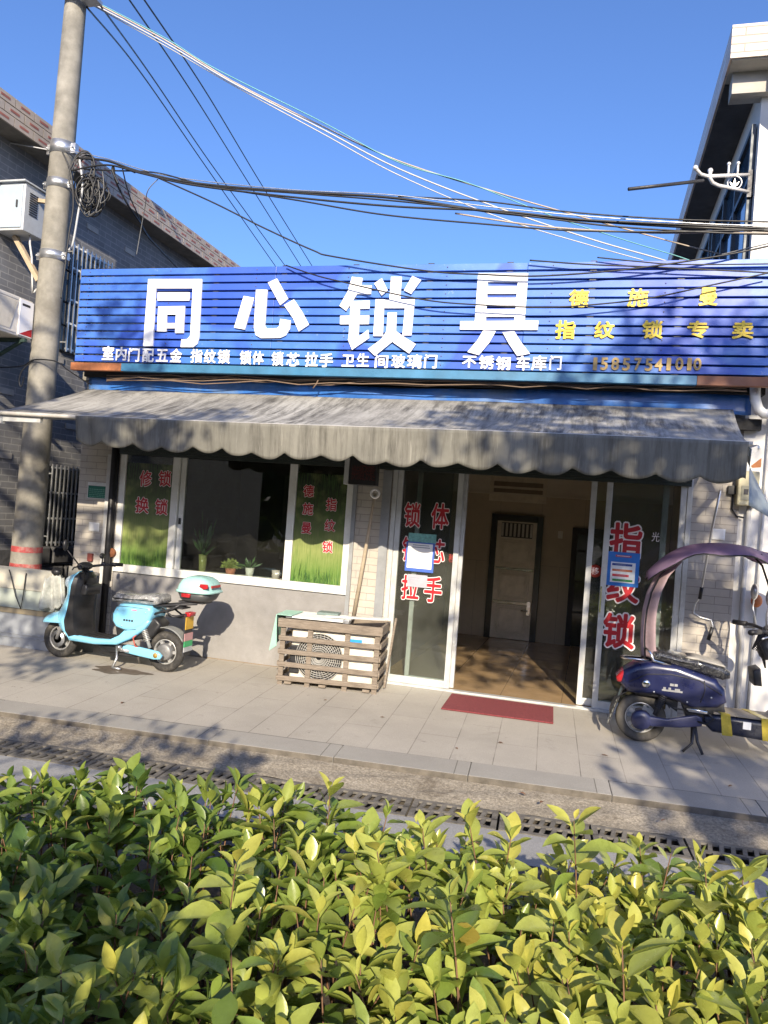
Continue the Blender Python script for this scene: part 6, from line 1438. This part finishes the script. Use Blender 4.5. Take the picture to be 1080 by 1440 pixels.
# a few fallen leaves on the pavement and kerb
fl = Leaves(); rnd = random.Random(5)
for (px_, py_) in ((585, 1077), (730, 1110), (700, 1045), (1030, 1105), (540, 1010), (440, 1060), (170, 990), (930, 1150), (460, 985), (640, 1052), (845, 1062), (330, 1030), (760, 1125), (1000, 1135), (560, 1070)):
    p_ = PG(px_, py_); p_.z += .006 if p_.y > -2.2 else -.02
    a_ = rnd.uniform(0, 6.28); fl.leaf(p_, Vector((math.cos(a_), math.sin(a_), .05)), Vector((0, 0, 1)), rnd.uniform(.03, .06), rnd.uniform(.018, .03), .35, .1, .5)
o = fl.build('fallen_leaves', m_dead, None); struct(o, 'stuff'); o['label'] = 'scattered dry leaves on the pavement and mortar strip'; o['category'] = 'leaves'

# ================================================================== STREET TREES BEHIND THE CAMERA (they throw the dappled shade)
t = NT('street_tree_leaf'); t.set(Base_Color=t.ramp(t.noise(3, 4, .6), [(.3, (.03, .075, .018)), (.7, (.07, .13, .03))]), Roughness=.5)
tl = t.n('BsdfTranslucent'); tl.inputs[0].default_value = (.12, .2, .03, 1); mx = t.n('MixShader'); mx.inputs[0].default_value = .25
t.l(t.b.outputs[0], mx.inputs[1]); t.l(tl.outputs[0], mx.inputs[2]); t.l(mx.outputs[0], t.o.inputs[0]); m_tleaf = t.m
m_bark = M('grey_brown_bark', (.16, .13, .10), .9, 0, .3, 8, .6, 40)
def tree(label, base, height, clumps, cl_r, per, leaf, trunk_r, seed, cat='tree', name='street_tree'):
    rnd = random.Random(seed); root = thing(name, label, cat, base); base = Vector(base)
    top = base + Vector((rnd.uniform(-.2, .2), rnd.uniform(-.2, .2), height))
    mb = MB(); tp = spline([base, base.lerp(top, .35) + Vector((.08, .05, 0)), base.lerp(top, .7), top], 6); n = len(tp)
    mb.tube(tp, [trunk_r*(1 - .8*i/(n-1)) for i in range(n)], 12)
    for c_ in clumps:
        c_ = Vector(c_); s_ = tp[min(n-1, max(3, int(n*min(.95, max(.25, (c_.z-base.z-.5)/height)))))]
        mid = s_.lerp(c_, .5) + Vector((0, 0, -.12)); mb.tube(spline([s_, mid, c_], 4), [trunk_r*.35*(1 - .85*i/8) for i in range(9)], 6)
    build(mb, 'trunk', m_bark, root)
    lf = MB()
    for c_ in clumps:
        c_ = Vector(c_); rr = cl_r*rnd.uniform(.7, 1.2)
        for i in range(per):
            d = Vector((rnd.gauss(0, 1), rnd.gauss(0, 1), rnd.gauss(0, .8))); d = d.normalized()*rr*rnd.random()**.45
            p_ = c_ + d; a_ = Vector((rnd.gauss(0, 1), rnd.gauss(0, 1), rnd.gauss(0, .7))).normalized(); b_ = a_.orthogonal().normalized(); b_ = (b_ + a_.cross(b_)*rnd.uniform(-1.5, 1.5)).normalized()
            l_ = leaf*rnd.uniform(.7, 1.3); lf.add([p_, p_ + a_*l_*.5 + b_*l_*.26, p_ + a_*l_, p_ + a_*l_*.5 - b_*l_*.26], [(0, 1, 2, 3)])
    build(lf, 'crown', m_tleaf, root)
TY = -10.4
def shade_from(points):
    """crown positions along the sun's path above places that lie in dappled shade"""
    out = []
    for (p_, yy) in points:
        k = (p_.y - yy)/1.0; out.append(p_ + Vector((SUN_TO.x, SUN_TO.y, SUN_TO.z))*(k/abs(SUN_TO.y)))
    return out
rt = shade_from([(P(*q, Y_), TY + o_) for (q, Y_, o_) in (((700, 585), -.8, 0), ((660, 600), -1.0, .3), ((760, 640), -1.5, -.4), ((850, 640), -1.5, .2), ((930, 630), -1.5, .5), ((1000, 600), -.9, -.3), ((900, 500), -.36, .4), ((1000, 520), -.36, -.2), ((1060, 500), -.36, .2), ((1000, 660), -1.5, .3), ((1060, 560), -.1, 0), ((880, 700), 0, .4), ((1040, 720), 0, .2), ((700, 680), 0, -.5), ((980, 780), 0, 0), ((1060, 830), 0, .5), ((760, 930), 1.0, 0), ((1060, 950), -.5, .3), ((950, 850), 0, -.2), ((800, 560), -.4, .1), ((680, 925), 1.2, -.4))])
for k, q in enumerate(((1040, 1075), (1010, 1120), (1060, 1160), (1075, 1030), (1000, 1060), (1080, 1110))):
    p_ = PG(*q); rt += shade_from([(p_, TY + .3*math.sin(k*2))])
tree('tall street tree with loose crown standing behind the camera at right', (4.9, TY, GZ), 8.2, rt, .62, 150, .16, .16, 41)
lt = shade_from([(P(*q, Y_), TY + o_) for (q, Y_, o_) in (((170, 590), -1.2, 0), ((240, 600), -1.4, .4), ((300, 590), -1.2, -.3), ((130, 610), -1.5, .2), ((220, 630), -1.55, .3), ((165, 450), -.36, .5), ((205, 500), -.36, .2), ((60, 560), -.5, .1), ((50, 640), -.5, -.2), ((130, 760), 0, .1), ((200, 830), 0, .2), ((170, 870), 0, -.3), ((30, 860), -.6, .2), ((60, 900), -.6, 0), ((70, 940), -1.0, .4), ((230, 780), 0, -.2), ((50, 730), -.5, .3), ((210, 720), 0, .2))])
tree('tall street tree with loose crown standing behind the camera at left', (-2.6, TY, GZ), 8.6, lt, .42, 85, .15, .15, 43)
hs = shade_from([(PZ(*q, .45), -9.3 + o_) for (q, o_) in (((40, 1300), 0), ((110, 1350), .2), ((100, 1430), .1), ((20, 1200), .3), ((200, 1420), -.2), ((20, 1400), 0), ((150, 1240), .2))])
hs += shade_from([(PG(*q), -9.3 + o_) for (q, o_) in (((180, 1045), .2), ((250, 1055), 0), ((100, 1035), -.2), ((330, 1075), .3), ((30, 1025), 0))])
tree('low bushy street tree standing behind the camera at the hedge', (-.9, -9.4, GZ), 2.6, hs, .30, 40, .13, .09, 47, 'tree', 'small_street_tree')

rnd = random.Random(77); lf = MB()  # unseen tree belt, added so the shop glass reflects dark leaves
for i in range(620):
    x = rnd.uniform(-34, 38); c_ = Vector((x, -26 + rnd.uniform(-2.5, 2.5), GZ + rnd.uniform(.6, 8.5)*(.8+.2*math.sin(x*.5))))
    for k in range(26):
        d = Vector((rnd.gauss(0, 1), rnd.gauss(0, 1), rnd.gauss(0, .8))).normalized()*rnd.random()**.4*1.5; a_ = Vector((rnd.gauss(0, 1), rnd.gauss(0, 1), rnd.gauss(0, 1))).normalized(); b_ = a_.orthogonal().normalized()
        p_ = c_ + d; lf.add([p_, p_ + a_*.5 + b_*.35, p_ + a_*1.0, p_ + a_*.5 - b_*.35], [(0, 1, 2, 3)])
o = build(lf, 'reflection_tree_belt', m_tleaf); o['kind'] = 'stuff'; o['label'] = 'unseen green tree belt added behind the camera to darken reflections in the shop glass'; o['category'] = 'trees'
